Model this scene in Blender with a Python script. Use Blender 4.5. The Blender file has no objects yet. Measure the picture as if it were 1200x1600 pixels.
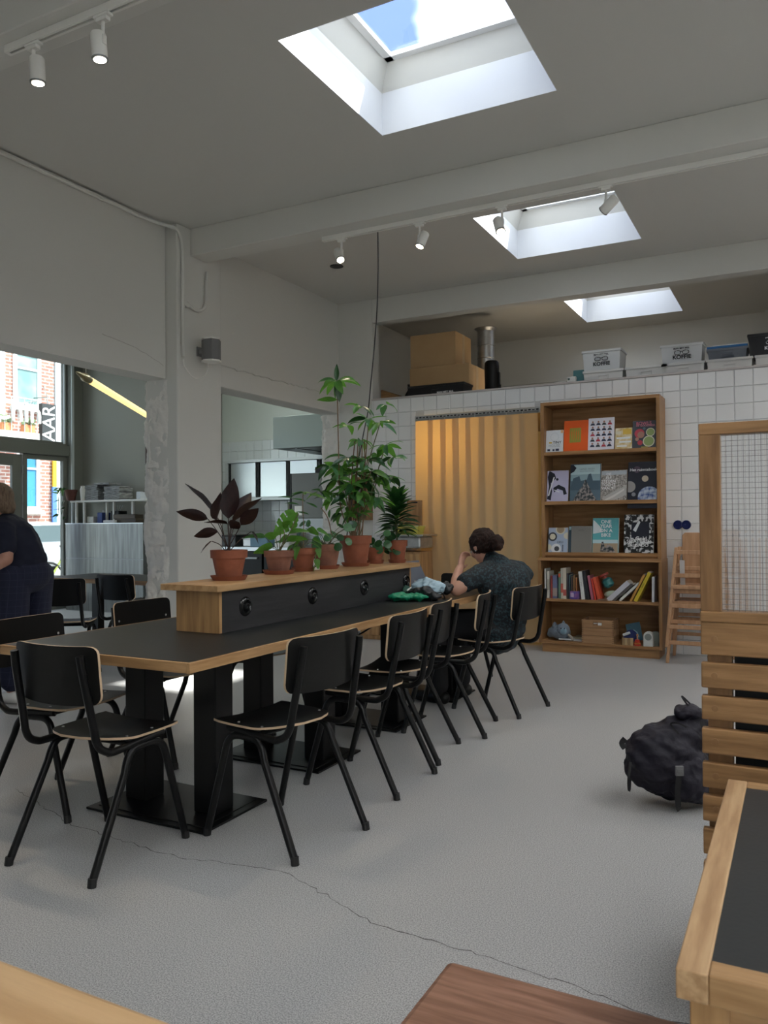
import bpy, bmesh, math, random
from mathutils import Vector, Matrix, Quaternion, noise
random.seed(7)
PI = math.pi
S = bpy.context.scene
COL = S.collection
# ------------------------------------------------------------------ camera
cam_d = bpy.data.cameras.new('camera'); cam = bpy.data.objects.new('camera', cam_d); COL.objects.link(cam)
cam_d.sensor_fit = 'VERTICAL'; cam_d.sensor_height = 24.0; cam_d.lens = 24.0 * 1250.0 / 1600.0
cam_d.clip_start = 0.05; cam_d.clip_end = 200
RT = Vector((0.88662, 0.46243, -0.00782)); UP = Vector((0.01210, -0.00629, 0.99991)); FW = Vector((-0.46234, 0.88664, 0.01117))
M = Matrix((RT, UP, -FW)).transposed().to_4x4(); M.translation = Vector((0, 0, 1.25)); cam.matrix_world = M
cam_d.dof.use_dof = True; cam_d.dof.focus_distance = 4.5; cam_d.dof.aperture_fstop = 9.0
S.camera = cam
S.view_settings.view_transform = 'Standard'; S.view_settings.look = 'None'; S.view_settings.gamma = 1.0
S.view_settings.use_curve_mapping = False
S.view_settings.exposure = 1.02
S.cycles.max_bounces = 12; S.cycles.diffuse_bounces = 6; S.cycles.glossy_bounces = 4; S.cycles.transmission_bounces = 8
S.cycles.transparent_max_bounces = 12; S.cycles.sample_clamp_indirect = 6.0
S.cycles.use_denoising = True
# ------------------------------------------------------------------ world
W = bpy.data.worlds.new('world'); S.world = W; W.use_nodes = True
nt = W.node_tree; bg = nt.nodes['Background']
tc = nt.nodes.new('ShaderNodeTexCoord'); ns = nt.nodes.new('ShaderNodeTexNoise'); ns.inputs['Scale'].default_value = 2.3
ns.inputs['Detail'].default_value = 5; rp = nt.nodes.new('ShaderNodeValToRGB')
rp.color_ramp.elements[0].position = 0.47; rp.color_ramp.elements[1].position = 0.55
rp.color_ramp.elements[0].color = (0.06, 0.09, 0.19, 1); rp.color_ramp.elements[1].color = (0.93, 0.97, 1.0, 1)
mpw = nt.nodes.new('ShaderNodeMapping'); mpw.inputs['Location'].default_value = (7.1, 0, 0); nt.links.new(tc.outputs['Generated'], mpw.inputs['Vector']); nt.links.new(mpw.outputs['Vector'], ns.inputs['Vector']); nt.links.new(ns.outputs['Fac'], rp.inputs['Fac'])
nt.links.new(rp.outputs['Color'], bg.inputs['Color']); bg.inputs['Strength'].default_value = 4.3
# ------------------------------------------------------------------ sun
sd = bpy.data.lights.new('sun', 'SUN'); sd.energy = 12.0; sd.angle = math.radians(2.0); sd.color = (1.0, 0.95, 0.87)
so = bpy.data.objects.new('sun', sd); COL.objects.link(so)
so.rotation_euler = Vector((0.64, 0.42, 1.0)).to_track_quat('Z', 'Y').to_euler()
SKY = [(-2.355, -1.215, 0.62, 1.78), (-2.355, -1.215, 3.37, 4.53), (-2.355, -1.215, 6.12, 7.29), (-2.355, -1.215, 8.95, 10.06)]
for (x0, x1, y0, y1) in SKY:      # sampling portals in the skylights (they emit nothing themselves)
    l = bpy.data.lights.new('skylight_portal', 'AREA'); l.shape = 'RECTANGLE'; l.size = x1 - x0 - .2; l.size_y = y1 - y0 - .2; l.cycles.is_portal = True
    o = bpy.data.objects.new('skylight_portal', l); o.location = ((x0 + x1) / 2, (y0 + y1) / 2, 4.14); COL.objects.link(o)
l = bpy.data.lights.new('window_portal', 'AREA'); l.shape = 'RECTANGLE'; l.size = 7.5; l.size_y = 3.3; l.cycles.is_portal = True
o = bpy.data.objects.new('window_portal', l); o.location = (-9.62, 4.8, 1.85); o.rotation_euler = (0, -PI / 2, 0); COL.objects.link(o)
o.rotation_euler = Matrix(((0, 0, -1), (1, 0, 0), (0, -1, 0))).to_euler()
l = bpy.data.lights.new('window_portal', 'AREA'); l.shape = 'RECTANGLE'; l.size = 1.8; l.size_y = 2.7; l.cycles.is_portal = True  # sampling portal for the added window behind the camera
o = bpy.data.objects.new('window_portal', l); o.location = (2.15, -2.66, 1.95); COL.objects.link(o); o.rotation_euler = (PI / 2, 0, 0)

# ------------------------------------------------------------------ materials
def mat(name, col=(.5, .5, .5), rough=.5, metal=0., noise_s=None, col2=None, stretch=(1, 1, 1), bump=0., bump_s=None,
        ramp=(.35, .65), coat=0., trans=0., ior=1.45, detail=4, spec=.5, alpha=1., tex='noise', sheen=0., coords='Object'):
    m = bpy.data.materials.new(name); m.use_nodes = True; t = m.node_tree; b = t.nodes['Principled BSDF']
    b.inputs['Base Color'].default_value = (*col, 1); b.inputs['Roughness'].default_value = rough
    b.inputs['Metallic'].default_value = metal; b.inputs['Coat Weight'].default_value = coat; b.inputs['Coat Roughness'].default_value = .1
    b.inputs['Transmission Weight'].default_value = trans; b.inputs['IOR'].default_value = ior
    b.inputs['Specular IOR Level'].default_value = spec; b.inputs['Alpha'].default_value = alpha
    b.inputs['Sheen Weight'].default_value = sheen
    if noise_s or bump:
        c = t.nodes.new('ShaderNodeTexCoord'); mp = t.nodes.new('ShaderNodeMapping'); mp.inputs['Scale'].default_value = stretch
        t.links.new(c.outputs[coords], mp.inputs['Vector'])
        def tx(s):
            if tex == 'voronoi':
                n = t.nodes.new('ShaderNodeTexVoronoi'); out = n.outputs['Distance']
            else:
                n = t.nodes.new('ShaderNodeTexNoise'); n.inputs['Detail'].default_value = detail; out = n.outputs['Fac']
            n.inputs['Scale'].default_value = s; t.links.new(mp.outputs['Vector'], n.inputs['Vector']); return out
        if noise_s and col2:
            f = tx(noise_s); r = t.nodes.new('ShaderNodeValToRGB')
            r.color_ramp.elements[0].position, r.color_ramp.elements[1].position = ramp
            r.color_ramp.elements[0].color = (*col, 1); r.color_ramp.elements[1].color = (*col2, 1)
            t.links.new(f, r.inputs['Fac']); t.links.new(r.outputs['Color'], b.inputs['Base Color'])
        if bump:
            f = tx(bump_s or noise_s); bp = t.nodes.new('ShaderNodeBump'); bp.inputs['Strength'].default_value = bump
            bp.inputs['Distance'].default_value = .02
            t.links.new(f, bp.inputs['Height']); t.links.new(bp.outputs['Normal'], b.inputs['Normal'])
    return m
def wood(name, c1, c2, axis='x', rough=.45, scale=9.):
    st = {'x': (1.2, 14, 14), 'y': (14, 1.2, 14), 'z': (14, 14, 1.2)}[axis]
    m = mat(name, c1, rough, noise_s=scale / 4, col2=c2, stretch=st, bump=.08, bump_s=scale / 1.5, ramp=(.38, .62), detail=8)
    return m
def emit(name, col, s):
    m = bpy.data.materials.new(name); m.use_nodes = True; t = m.node_tree; b = t.nodes['Principled BSDF']
    b.inputs['Base Color'].default_value = (*col, 1); b.inputs['Emission Color'].default_value = (*col, 1); b.inputs['Emission Strength'].default_value = s
    return m
def thin_glass(name, tint=(.95, .97, .98), gloss=.06, rough=.02):
    m = bpy.data.materials.new(name); m.use_nodes = True; t = m.node_tree; t.nodes.remove(t.nodes['Principled BSDF'])
    a = t.nodes.new('ShaderNodeBsdfTransparent'); a.inputs['Color'].default_value = (*tint, 1)
    g = t.nodes.new('ShaderNodeBsdfGlossy'); g.inputs['Roughness'].default_value = rough
    lw0 = t.nodes.new('ShaderNodeLayerWeight'); lw0.inputs['Blend'].default_value = .5; pw = t.nodes.new('ShaderNodeMath'); pw.operation = 'POWER'; pw.inputs[1].default_value = 5; lw = t.nodes.new('ShaderNodeMath'); lw.operation = 'MULTIPLY_ADD'; lw.inputs[1].default_value = .8; lw.inputs[2].default_value = .05; t.links.new(lw0.outputs['Facing'], pw.inputs[0]); t.links.new(pw.outputs[0], lw.inputs[0])
    mx = t.nodes.new('ShaderNodeMixShader'); t.links.new(lw.outputs[0], mx.inputs[0]); t.links.new(a.outputs[0], mx.inputs[1]); t.links.new(g.outputs[0], mx.inputs[2])
    t.links.new(mx.outputs[0], t.nodes['Material Output'].inputs['Surface']); return m
PLASTER = mat('painted plaster', (.60, .595, .56), .75, bump=.12, bump_s=7)
PLASTER_R = mat('painted rubble', (.66, .64, .60), .75, noise_s=9, col2=(.74, .72, .68), bump=.5, bump_s=28)
CEIL = mat('ceiling paint', (.57, .565, .535), .85, bump=.04, bump_s=5)
GREYWALL = mat('grey green paint', (.30, .30, .265), .8, bump=.05, bump_s=5)
KITWALL = mat('pale kitchen paint', (.60, .64, .60), .7)
TILE = mat('white glazed tile', (.72, .72, .71), .08, bump=.025, bump_s=7, coat=.3)
GROUT = mat('grey grout', (.50, .50, .50), .9)
BLACKMETAL = mat('black powder coat', (.005, .005, .005), .34, spec=.3)
BLACKPLY = mat('black laminate', (.0065, .0065, .006), .42, bump=.02, bump_s=60, spec=.3)
PLYEDGE = mat('birch ply edge', (.55, .40, .26), .5)
LINO = mat('black linoleum', (.016, .017, .017), .42, noise_s=40, col2=(.022, .023, .022), bump=.02, bump_s=90, spec=.35)
SLATE = mat('grey black table inlay', (.028, .030, .031), .42, bump=.02, bump_s=120, spec=.4)
OAKX = wood('oak grain x', (.50, .30, .14), (.33, .18, .075), 'x'); OAKY = wood('oak grain y', (.50, .30, .14), (.33, .18, .075), 'y'); OAKZ = wood('oak grain z', (.48, .28, .12), (.32, .17, .07), 'z')
CASEX = wood('bookcase oak x', (.38, .205, .085), (.26, .13, .05), 'x'); CASEZ = wood('bookcase oak z', (.36, .195, .08), (.25, .125, .048), 'z')
SCRX = wood('screen oak x', (.34, .185, .078), (.21, .11, .042), 'x', scale=14); SCRZ = wood('screen oak z', (.27, .145, .060), (.18, .09, .035), 'z', scale=14)
BROWNX = wood('brown oak stool', (.36, .19, .12), (.22, .105, .06), 'x', scale=16)
HONEY = wood('honey oak table', (.66, .43, .22), (.54, .33, .155), 'x')
BEECH = wood('beech', (.50, .29, .16), (.40, .22, .11), 'z')
STEEL = mat('brushed steel', (.55, .57, .58), .32, .95, bump=.05, bump_s=6, stretch=(1, 1, 20))
STEELD = mat('dull steel', (.30, .31, .31), .4, .9)
GALV = mat('galvanised steel', (.55, .56, .56), .35, .9, noise_s=12, col2=(.42, .43, .44))
WHITEP = mat('white plastic', (.75, .74, .70), .35)
TERRA = mat('terracotta', (.27, .085, .042), .75, noise_s=14, col2=(.21, .062, .03), bump=.1, bump_s=40)
TERRAW = mat('weathered terracotta', (.27, .12, .075), .8, noise_s=9, col2=(.15, .06, .04), bump=.15, bump_s=40)
SOIL = mat('potting soil', (.03, .02, .012), .95, bump=.6, bump_s=60)
CARD = mat('cardboard', (.50, .33, .17), .85, noise_s=3, col2=(.45, .29, .14))
TAPE = mat('packing tape', (.48, .34, .18), .3)
SKIN = mat('skin', (.50, .27, .19), .5, noise_s=9, col2=(.44, .22, .155))
CAMBER = None
def leafmat(name, c1, c2, rough=.35, tl=.35):
    m = mat(name, c1, rough, noise_s=12, col2=c2); t = m.node_tree; b = t.nodes['Principled BSDF']
    tr = t.nodes.new('ShaderNodeBsdfTranslucent'); tr.inputs['Color'].default_value = (c2[0] * 1.6, c2[1] * 2.0, c2[2], 1)
    mx = t.nodes.new('ShaderNodeMixShader'); mx.inputs[0].default_value = tl
    t.links.new(b.outputs[0], mx.inputs[1]); t.links.new(tr.outputs[0], mx.inputs[2]); t.links.new(mx.outputs[0], t.nodes['Material Output'].inputs['Surface']); return m
LEAF = leafmat('fresh green leaf', (.055, .14, .032), (.10, .23, .05)); LEAFD = leafmat('dark green leaf', (.012, .045, .014), (.02, .07, .02), .3, .15)
LEAFP = leafmat('blue green round leaf', (.05, .13, .06), (.08, .19, .085), .28, .2); LEAFB = leafmat('burgundy leaf', (.010, .005, .006), (.026, .010, .010), .4, .06)
LEAFM = leafmat('lime green leaf', (.07, .17, .03), (.10, .24, .05), .35, .35)
STEM = mat('green brown stem', (.10, .10, .04), .6); CANE = mat('brown cane', (.16, .09, .045), .7)
# ------------------------------------------------------------------ mesh builder
class MB:
    def __init__(s): s.v = []; s.f = []; s.mi = []
    def add(s, vs, fs, mi=0, mtx=None):
        o = len(s.v); s.v += [tuple(mtx @ Vector(v)) if mtx else tuple(v) for v in vs]
        s.f += [[i + o for i in f] for f in fs]; s.mi += [mi] * len(fs); return s
    def box(s, x0, x1, y0, y1, z0, z1, mi=0, mtx=None):
        return s.add([(x, y, z) for z in (z0, z1) for y in (y0, y1) for x in (x0, x1)],
                     [(0, 2, 3, 1), (4, 5, 7, 6), (0, 1, 5, 4), (2, 6, 7, 3), (0, 4, 6, 2), (1, 3, 7, 5)], mi, mtx)
    def lathe(s, prof, c=(0, 0, 0), n=24, mi=0, mtx=None, cap=True):
        vs = []; fs = []
        for (r, z) in prof:
            for k in range(n):
                a = 2 * PI * k / n; vs.append((c[0] + r * math.cos(a), c[1] + r * math.sin(a), c[2] + z))
        for i in range(len(prof) - 1):
            for k in range(n): fs.append((i * n + k, i * n + (k + 1) % n, (i + 1) * n + (k + 1) % n, (i + 1) * n + k))
        if cap: fs.append(list(range(n))[::-1]); fs.append([(len(prof) - 1) * n + k for k in range(n)])
        return s.add(vs, fs, mi, mtx)
    def cyl(s, p, q, r, r2=None, n=12, mi=0):
        return s.tube([p, q], r, n, mi, r2)
    def tube(s, pts, r, n=8, mi=0, r2=None, cap=True, closed=False):
        pts = [Vector(p) for p in pts]; vs = []; fs = []; m = len(pts); prev = None
        for i, p in enumerate(pts):
            if closed: d = pts[(i + 1) % m] - pts[i - 1]
            else: d = pts[min(i + 1, m - 1)] - pts[max(i - 1, 0)]
            d.normalize()
            if prev is None:
                a = Vector((0, 0, 1)) if abs(d.z) < .9 else Vector((1, 0, 0)); u = d.cross(a).normalized()
            else:
                u = prev - d * prev.dot(d); u.normalize()
            prev = u; w = d.cross(u)
            if isinstance(r, (list, tuple)): rr = r[i]
            else: rr = r if r2 is None else r + (r2 - r) * i / (m - 1)
            for k in range(n):
                an = 2 * PI * k / n; vs.append(p + u * rr * math.cos(an) + w * rr * math.sin(an))
        for i in range(m if closed else m - 1):
            j = (i + 1) % m
            for k in range(n): fs.append((i * n + k, j * n + k, j * n + (k + 1) % n, i * n + (k + 1) % n))
        if cap and not closed: fs.append(list(range(n))); fs.append([(m - 1) * n + k for k in range(n)][::-1])
        return s.add(vs, fs, mi)
    def ball(s, c, r, n=14, mi=0, sc=(1, 1, 1), mtx=None):
        prof = []; vs = []; fs = []; m = n // 2
        for i in range(m + 1):
            a = PI * i / m
            for k in range(n):
                b = 2 * PI * k / n
                v = Vector((r * sc[0] * math.sin(a) * math.cos(b), r * sc[1] * math.sin(a) * math.sin(b), -r * sc[2] * math.cos(a)))
                if mtx: v = mtx @ v
                vs.append(v + Vector(c))
        for i in range(m):
            for k in range(n): fs.append((i * n + k, i * n + (k + 1) % n, (i + 1) * n + (k + 1) % n, (i + 1) * n + k))
        return s.add(vs, fs, mi)
    def prism(s, poly, z0, z1, mi=0, mtx=None, side=None):
        n = len(poly); vs = [(p[0], p[1], z0) for p in poly] + [(p[0], p[1], z1) for p in poly]
        s.add(vs, [list(range(n))[::-1], [n + k for k in range(n)]], mi, mtx)
        o = len(s.v) - 2 * n; s.f += [[o + k, o + (k + 1) % n, o + n + (k + 1) % n, o + n + k] for k in range(n)]; s.mi += [mi if side is None else side] * n
        return s
    def build(s, name, mats, parent=None, bevel=0, smooth=False, loc=None, rot=None, clean=False):
        me = bpy.data.meshes.new(name); me.from_pydata(s.v, [], s.f)
        for m in (mats if isinstance(mats, (list, tuple)) else [mats]): me.materials.append(m)
        me.polygons.foreach_set('material_index', s.mi)
        if clean:
            b = bmesh.new(); b.from_mesh(me); bmesh.ops.remove_doubles(b, verts=b.verts, dist=1e-5); bmesh.ops.recalc_face_normals(b, faces=b.faces); b.to_mesh(me); b.free()
        if smooth:
            me.polygons.foreach_set('use_smooth', [True] * len(me.polygons))
            try: me.set_sharp_from_angle(angle=math.radians(40))
            except Exception: pass
        me.update(); o = bpy.data.objects.new(name, me); COL.objects.link(o)
        if parent: o.parent = parent
        if loc: o.location = loc
        if rot: o.rotation_euler = rot
        if bevel:
            b = o.modifiers.new('bevel', 'BEVEL'); b.width = bevel; b.segments = 2; b.limit_method = 'ANGLE'; b.angle_limit = math.radians(40)
        return o
def tag(o, label=None, cat=None, group=None, kind=None):
    if label: o['label'] = label
    if cat: o['category'] = cat
    if group: o['group'] = group
    if kind: o['kind'] = kind
    return o
def thing(name, label, cat, loc=(0, 0, 0), rz=0, group=None):
    o = bpy.data.objects.new(name, None); COL.objects.link(o); o.location = loc; o.rotation_euler = (0, 0, rz); o.empty_display_size = .1
    return tag(o, label, cat, group)
def struct(name, mb, m, parent=None, **k):
    o = mb.build(name, m, parent, **k)
    if not parent: o['kind'] = 'structure'
    return o
def structE(name, loc=(0, 0, 0)):
    o = bpy.data.objects.new(name, None); COL.objects.link(o); o.location = loc; o['kind'] = 'structure'; return o
def kids(o): return [c for c in bpy.data.objects if c.parent == o]
def copy_tree(o, loc, rz, label, group=None, kidmap={}):
    key = o.name
    if key not in kidmap: kidmap[key] = [(c, kids(c)) for c in kids(o)]
    r = o.copy(); COL.objects.link(r); r.location = loc; r.rotation_euler = (0, 0, rz); r['label'] = label
    if group: r['group'] = group
    for c, gs in kidmap[key]:
        c2 = c.copy(); COL.objects.link(c2); c2.parent = r
        for g in gs:
            g2 = g.copy(); COL.objects.link(g2); g2.parent = c2
    return r
def text(body, size, loc, rot, m, parent, name='lettering', ext=.0006, align='CENTER', sx=1., spacing=1.0, offset=0.):
    c = bpy.data.curves.new(name, 'FONT'); c.body = body; c.size = size; c.extrude = ext; c.align_x = align; c.align_y = 'CENTER'
    c.space_line = spacing; c.materials.append(m); c.offset = offset; c.resolution_u = 3
    tmp = bpy.data.objects.new('tmp', c); COL.objects.link(tmp); me = bpy.data.meshes.new_from_object(tmp); bpy.data.objects.remove(tmp); bpy.data.curves.remove(c)
    o = bpy.data.objects.new(name, me); COL.objects.link(o); o.parent = parent; o.location = loc; o.rotation_euler = rot; o.scale = (sx, 1, 1); return o
def smoothpath(pts, n=6):
    P = [Vector(p) for p in pts]; out = []
    for i in range(len(P) - 1):
        p0 = P[max(i - 1, 0)]; p1 = P[i]; p2 = P[i + 1]; p3 = P[min(i + 2, len(P) - 1)]
        for k in range(n):
            t = k / n
            out.append(.5 * ((2 * p1) + (-p0 + p2) * t + (2 * p0 - 5 * p1 + 4 * p2 - p3) * t * t + (-p0 + 3 * p1 - 3 * p2 + p3) * t ** 3))
    out.append(P[-1]); return out
INK = mat('black print', (.012, .012, .012), .6); INKW = mat('white print', (.8, .8, .8), .6)
# ================================================================== STRUCTURE
FLOORM = mat('terrazzo grey floor', (.25, .25, .247), .40, noise_s=240, col2=(.50, .50, .49), ramp=(.38, .60), detail=2)
b = MB(); b.box(-10, 3.6, -2.7, 10.8, -.1, 0); floor = struct('floor', b, FLOORM)
random.seed(3)
def crack(pts, w):
    b = MB(); P = []
    for i in range(len(pts) - 1):
        a, c = Vector(pts[i]), Vector(pts[i + 1]); n = max(2, int((c - a).length / .03))
        for k in range(n):
            q = a.lerp(c, k / n); P.append((q.x + random.uniform(-.009, .009), q.y + random.uniform(-.009, .009)))
    for i in range(len(P) - 1):
        w1 = w * random.uniform(.3, 1); w2 = w * random.uniform(.3, 1)
        (x0, y0), (x1, y1) = P[i], P[i + 1]
        b.add([(x0, y0 - w1, .0005), (x1, y1 - w2, .0005), (x1, y1 + w2, .0005), (x0, y0 + w1, .0005)], [(0, 1, 2, 3)])
    return b
crack([(-3.3, 2.55), (-2.7, 2.35), (-2.1, 2.3), (-1.65, 2.38), (-1.2, 2.2), (-.75, 2.17), (-.3, 2.1), (.3, 2.16)], .0022).build('floor_crack', mat('crack dirt', (.09, .08, .075), .9), floor)
# ceiling slab with four skylight holes, plus openings for the added rooflights
b = MB(); xs0, xs1 = -2.355, -1.215
b.box(-10, xs0, -2.7, 10.8, 3.72, 3.99); b.box(xs1, .8, -2.7, 10.8, 3.72, 3.99); b.box(2.8, 3.6, -2.7, 10.8, 3.72, 3.99)
ADDED_OPAL_Y = [(-2.2, -.1), (.2, 2.2), (2.9, 4.95), (5.65, 7.6)]; ys = [-2.7] + [v for s in ADDED_OPAL_Y for v in s] + [10.8]
for i in range(0, len(ys), 2): b.box(.8, 2.8, ys[i], ys[i + 1], 3.72, 3.99)
ys = [-2.7] + [v for s in SKY for v in (s[2], s[3])] + [10.8]
for i in range(0, len(ys), 2): b.box(xs0, xs1, ys[i], ys[i + 1], 3.72, 3.99)
ceiling = struct('ceiling', b, CEIL)
KERB = mat('skylight kerb', (.66, .65, .60), .6); FRW = mat('white skylight frame', (.8, .8, .78), .4); LINING = mat('skylight shaft paint', (.68, .69, .70), .6); SKG = thin_glass('skylight dome glass', (.80, .84, .88))
for i, (x0, x1, y0, y1) in enumerate(SKY):
    e = structE('skylight', ((x0 + x1) / 2, (y0 + y1) / 2, 3.99)); hx, hy = (x1 - x0) / 2, (y1 - y0) / 2
    b = MB()
    def ring(h, z): return [(-hx - h, -hy - h, z), (hx + h, -hy - h, z), (hx + h, hy + h, z), (-hx - h, hy + h, z)]
    for a0, z0, a1, z1 in ((0, 0, -.085, .137),):
        vs = ring(a0, z0) + ring(a1, z1) + ring(.06, z0) + ring(.0, z1)
        fs = []
        for k in range(4):
            j = (k + 1) % 4; fs += [(k, j, 4 + j, 4 + k), (8 + k, 12 + k, 12 + j, 8 + j), (4 + k, 4 + j, 12 + j, 12 + k), (k, 8 + k, 8 + j, j)]
        b.add(vs, fs)
    b.build('kerb', KERB, e)
    b = MB(); g_ = .004
    b.box(-hx, -hx + g_, -hy, hy, -.27, 0); b.box(hx - g_, hx, -hy, hy, -.27, 0); b.box(-hx + g_, hx - g_, -hy, -hy + g_, -.27, 0); b.box(-hx + g_, hx - g_, hy - g_, hy, -.27, 0); b.build('shaft_lining', LINING, e)
    b = MB(); f = -.085; w = .05
    for (ax0, ax1, ay0, ay1) in ((-hx - f, hx + f, -hy - f, -hy - f + w), (-hx - f, hx + f, hy + f - w, hy + f), (-hx - f, -hx - f + w, -hy - f, hy + f), (hx + f - w, hx + f, -hy - f, hy + f)):
        b.box(ax0, ax1, ay0, ay1, .137, .165)
    b.build('frame', FRW, e)
    b = MB(); n = 10; vs = []; fs = []; X = hx - .1; Y = hy - .1
    for a in range(n + 1):
        for c in range(n + 1):
            u, v = a / n * 2 - 1, c / n * 2 - 1; vs.append((u * X, v * Y, .166 + .10 * (1 - u * u) ** .5 * (1 - v * v) ** .5))
    for a in range(n):
        for c in range(n): fs.append((a * (n + 1) + c, (a + 1) * (n + 1) + c, (a + 1) * (n + 1) + c + 1, a * (n + 1) + c + 1))
    b.add(vs, fs).build('glass_dome', SKG, e, smooth=True)
om = bpy.data.materials.new('added opal rooflight'); om.use_nodes = True; tt = om.node_tree; tt.nodes.remove(tt.nodes['Principled BSDF']); tr = tt.nodes.new('ShaderNodeBsdfTranslucent'); tr.inputs['Color'].default_value = (.50, .50, .50, 1); tt.links.new(tr.outputs[0], tt.nodes['Material Output'].inputs['Surface'])
for (y0, y1) in ADDED_OPAL_Y:  # opal rooflights added out of view to brighten the room
    e = structE('skylight', (1.8, (y0 + y1) / 2, 3.99)); h = (y1 - y0) / 2; b = MB(); b.add([(-1, -h, .02), (1, -h, .02), (1, h, .02), (-1, h, .02)], [(0, 1, 2, 3)]); b.build('added_opal_pane', om, e)
    b = MB(); b.box(-1.04, 1.04, -h - .04, -h, -.0, .05); b.box(-1.04, 1.04, h, h + .04, 0, .05); b.box(-1.04, -1, -h, h, 0, .05); b.box(1, 1.04, -h, h, 0, .05); b.build('frame', FRW, e)
# beams
for nme, y0, y1, z0, x0 in (('trim_1', 2.42, 2.62, 3.49, -4.65), ('trim_2', 5.2, 5.41, 3.49, -4.53), ('trim_3', 7.82, 7.98, 3.455, -4.21)):
    b = MB(); b.box(x0, 3.5, y0, y1, z0, 3.72); o = struct(nme, b, PLASTER, bevel=.006); o['label'] = 'painted concrete ceiling beam'
b = MB(); b.box(-4.87, -4.65, -2.7, .9, 0, 2.44); b.box(-4.87, -4.65, -2.7, 5.03, 2.44, 3.72)
b.box(-4.87, -4.65, 5.6, 7.82, 2.47, 3.72); b.box(-4.87, -4.66, 7.98, 10.8, 0, 3.72)
wl = struct('wall_left', b, PLASTER)
b = MB(); b.box(-4.86, -4.632, 5.6, 7.82, 2.472, 2.66)
b.build('lintel', PLASTER, wl, bevel=.004)
# ragged plaster edges and cracks on the left wall
random.seed(5); b = MB(); pts = []
for k in range(40): pts.append((-4.6265, 5.62 + k * .055, 2.66 + random.uniform(-.008, .012)))
b.tube(pts, .006, 5); b.build('plaster_ridge', PLASTER, wl)
b = MB(); pts = [(-4.649, 4.35 + k * .05, 2.67 - .006 * k * (k / 8) + random.uniform(-.006, .006)) for k in range(14)]
b.tube(pts, .002, 4); b.build('wall_crack', mat('crack grey', (.45, .43, .4), .9), wl)  # thin grey line along the wall crack
b = MB(); b.box(-4.87, -4.53, 5.035, 5.6, 0, 3.72); struct('wall_pillar', b, PLASTER, bevel=.012)
b = MB(); b.box(-4.87, -4.21, 7.82, 7.98, 0, 3.72); pier = struct('wall_pier', b, PLASTER, bevel=.006)
def rubble(name, x0, x1, y, z0, z1, amp, parent, seed):
    nx, nz = 26, int((z1 - z0) / .013); vs = []; fs = []
    for j in range(nz + 1):
        z = z0 + (z1 - z0) * j / nz
        ed = .028 * noise.noise(Vector((seed, 0, z * 5))) + .02 * noise.noise(Vector((seed, 3, z * 17))) + .008 * noise.noise(Vector((seed, 9, z * 50)))
        ro = .03 * noise.noise(Vector((seed + 5, 0, z * 4))) + .012 * noise.noise(Vector((seed, 7, z * 21)))
        for i in range(nx + 1):
            u = i / nx; x = x0 + ed + (x1 + ro * .5 - x0 - ed) * u
            p = Vector((x * 9, seed, z * 7)); d = noise.turbulence(p, 4, False) * amp + amp * .5 * noise.noise(p * 3.1)
            course = .012 if (z % .21) < .02 and .15 < u < .8 and noise.noise(Vector((x * 4, 2, z * 3))) > -.1 else 0
            e = min(1, 4 * (1 - u)) * min(1, .3 + 5 * u)
            vs.append((x, y - (.006 + d) * e + course, z))
    for j in range(nz):
        for i in range(nx): a = j * (nx + 1) + i; fs.append((a, a + 1, a + nx + 2, a + nx + 1))
    n0 = len(vs)      # back edge so the left side has thickness
    for j in range(nz + 1): x, yy, z = vs[j * (nx + 1)]; vs.append((x + .01, y + .12, z))
    for j in range(nz): a = j * (nx + 1); fs.append((a, a + nx + 1, n0 + j + 1, n0 + j))
    b = MB(); b.add(vs, fs); o = b.build(name, PLASTER_R, parent, smooth=True)
    return o
b = MB(); b.box(-4.87, -4.66, 5.04, 5.15, 0, 2.44)
rb = struct('wall_jamb', b, PLASTER_R); rubble('rough_brickwork', -4.885, -4.635, 5.035, 0, 2.43, .022, rb, 1.3)
rubble('rough_brickwork', -4.87, -4.64, 7.82, 0, 2.465, .016, pier, 8.1)
b = MB(); b.tube(smoothpath([(-4.80, 4.99, 1.75), (-4.80, 4.985, 2.0), (-4.79, 4.985, 2.1), (-4.775, 5.01, 2.11)]), .008, 8); b.build('pipe', PLASTER, rb, smooth=True)
# far walls
b = MB(); b.box(-4.87, 3.6, 10.6, 10.8, 0, 3.72); fw = struct('wall_back', b, PLASTER); b = MB(); b.box(-4.6, 3.5, 10.565, 10.6, 3.1, 3.125); b.build('ledge', PLASTER, fw)
b = MB(); b.box(-.36, -.30, 10.5, 10.6, 2.6, 3.72); b.build('pipe', PLASTER, fw)
b = MB(); b.box(3.5, 3.7, -2.7, 10.8, 0, 3.72); struct('wall_right', b, PLASTER)
b = MB()
for q in ((-4.87, 3.6, 0, .5), (-4.87, 3.6, 3.4, 3.72), (-4.87, 1.25, .5, 3.4), (3.1, 3.6, .5, 3.4)): b.box(q[0], q[1], -2.9, -2.7, q[2], q[3])
struct('wall_front', b, PLASTER)
e = structE('window_6_added', (0, -2.8, 0)); b = MB()  # window added behind the camera, out of view, to light the room
for x in (1.25, 2.15, 3.04): b.box(x, x + .06, -.04, .04, .5, 3.4)
for z in (.5, 2.5, 3.34): b.box(1.31, 3.04, -.038, .038, z, z + .06)
b.build('frame', mat('added window frame', (.20, .205, .18), .5), e); b = MB(); b.box(1.31, 3.04, -.004, .004, .56, 3.34); b.build('glass_pane', thin_glass('added window glass', (.95, .97, .96)), e)
b = MB(); b.box(-4.66, 3.5, 7.98, 10.6, 2.45, 2.56); struct('floor_mezzanine', b, mat('mezzanine boards', (.35, .28, .2), .8))
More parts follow.
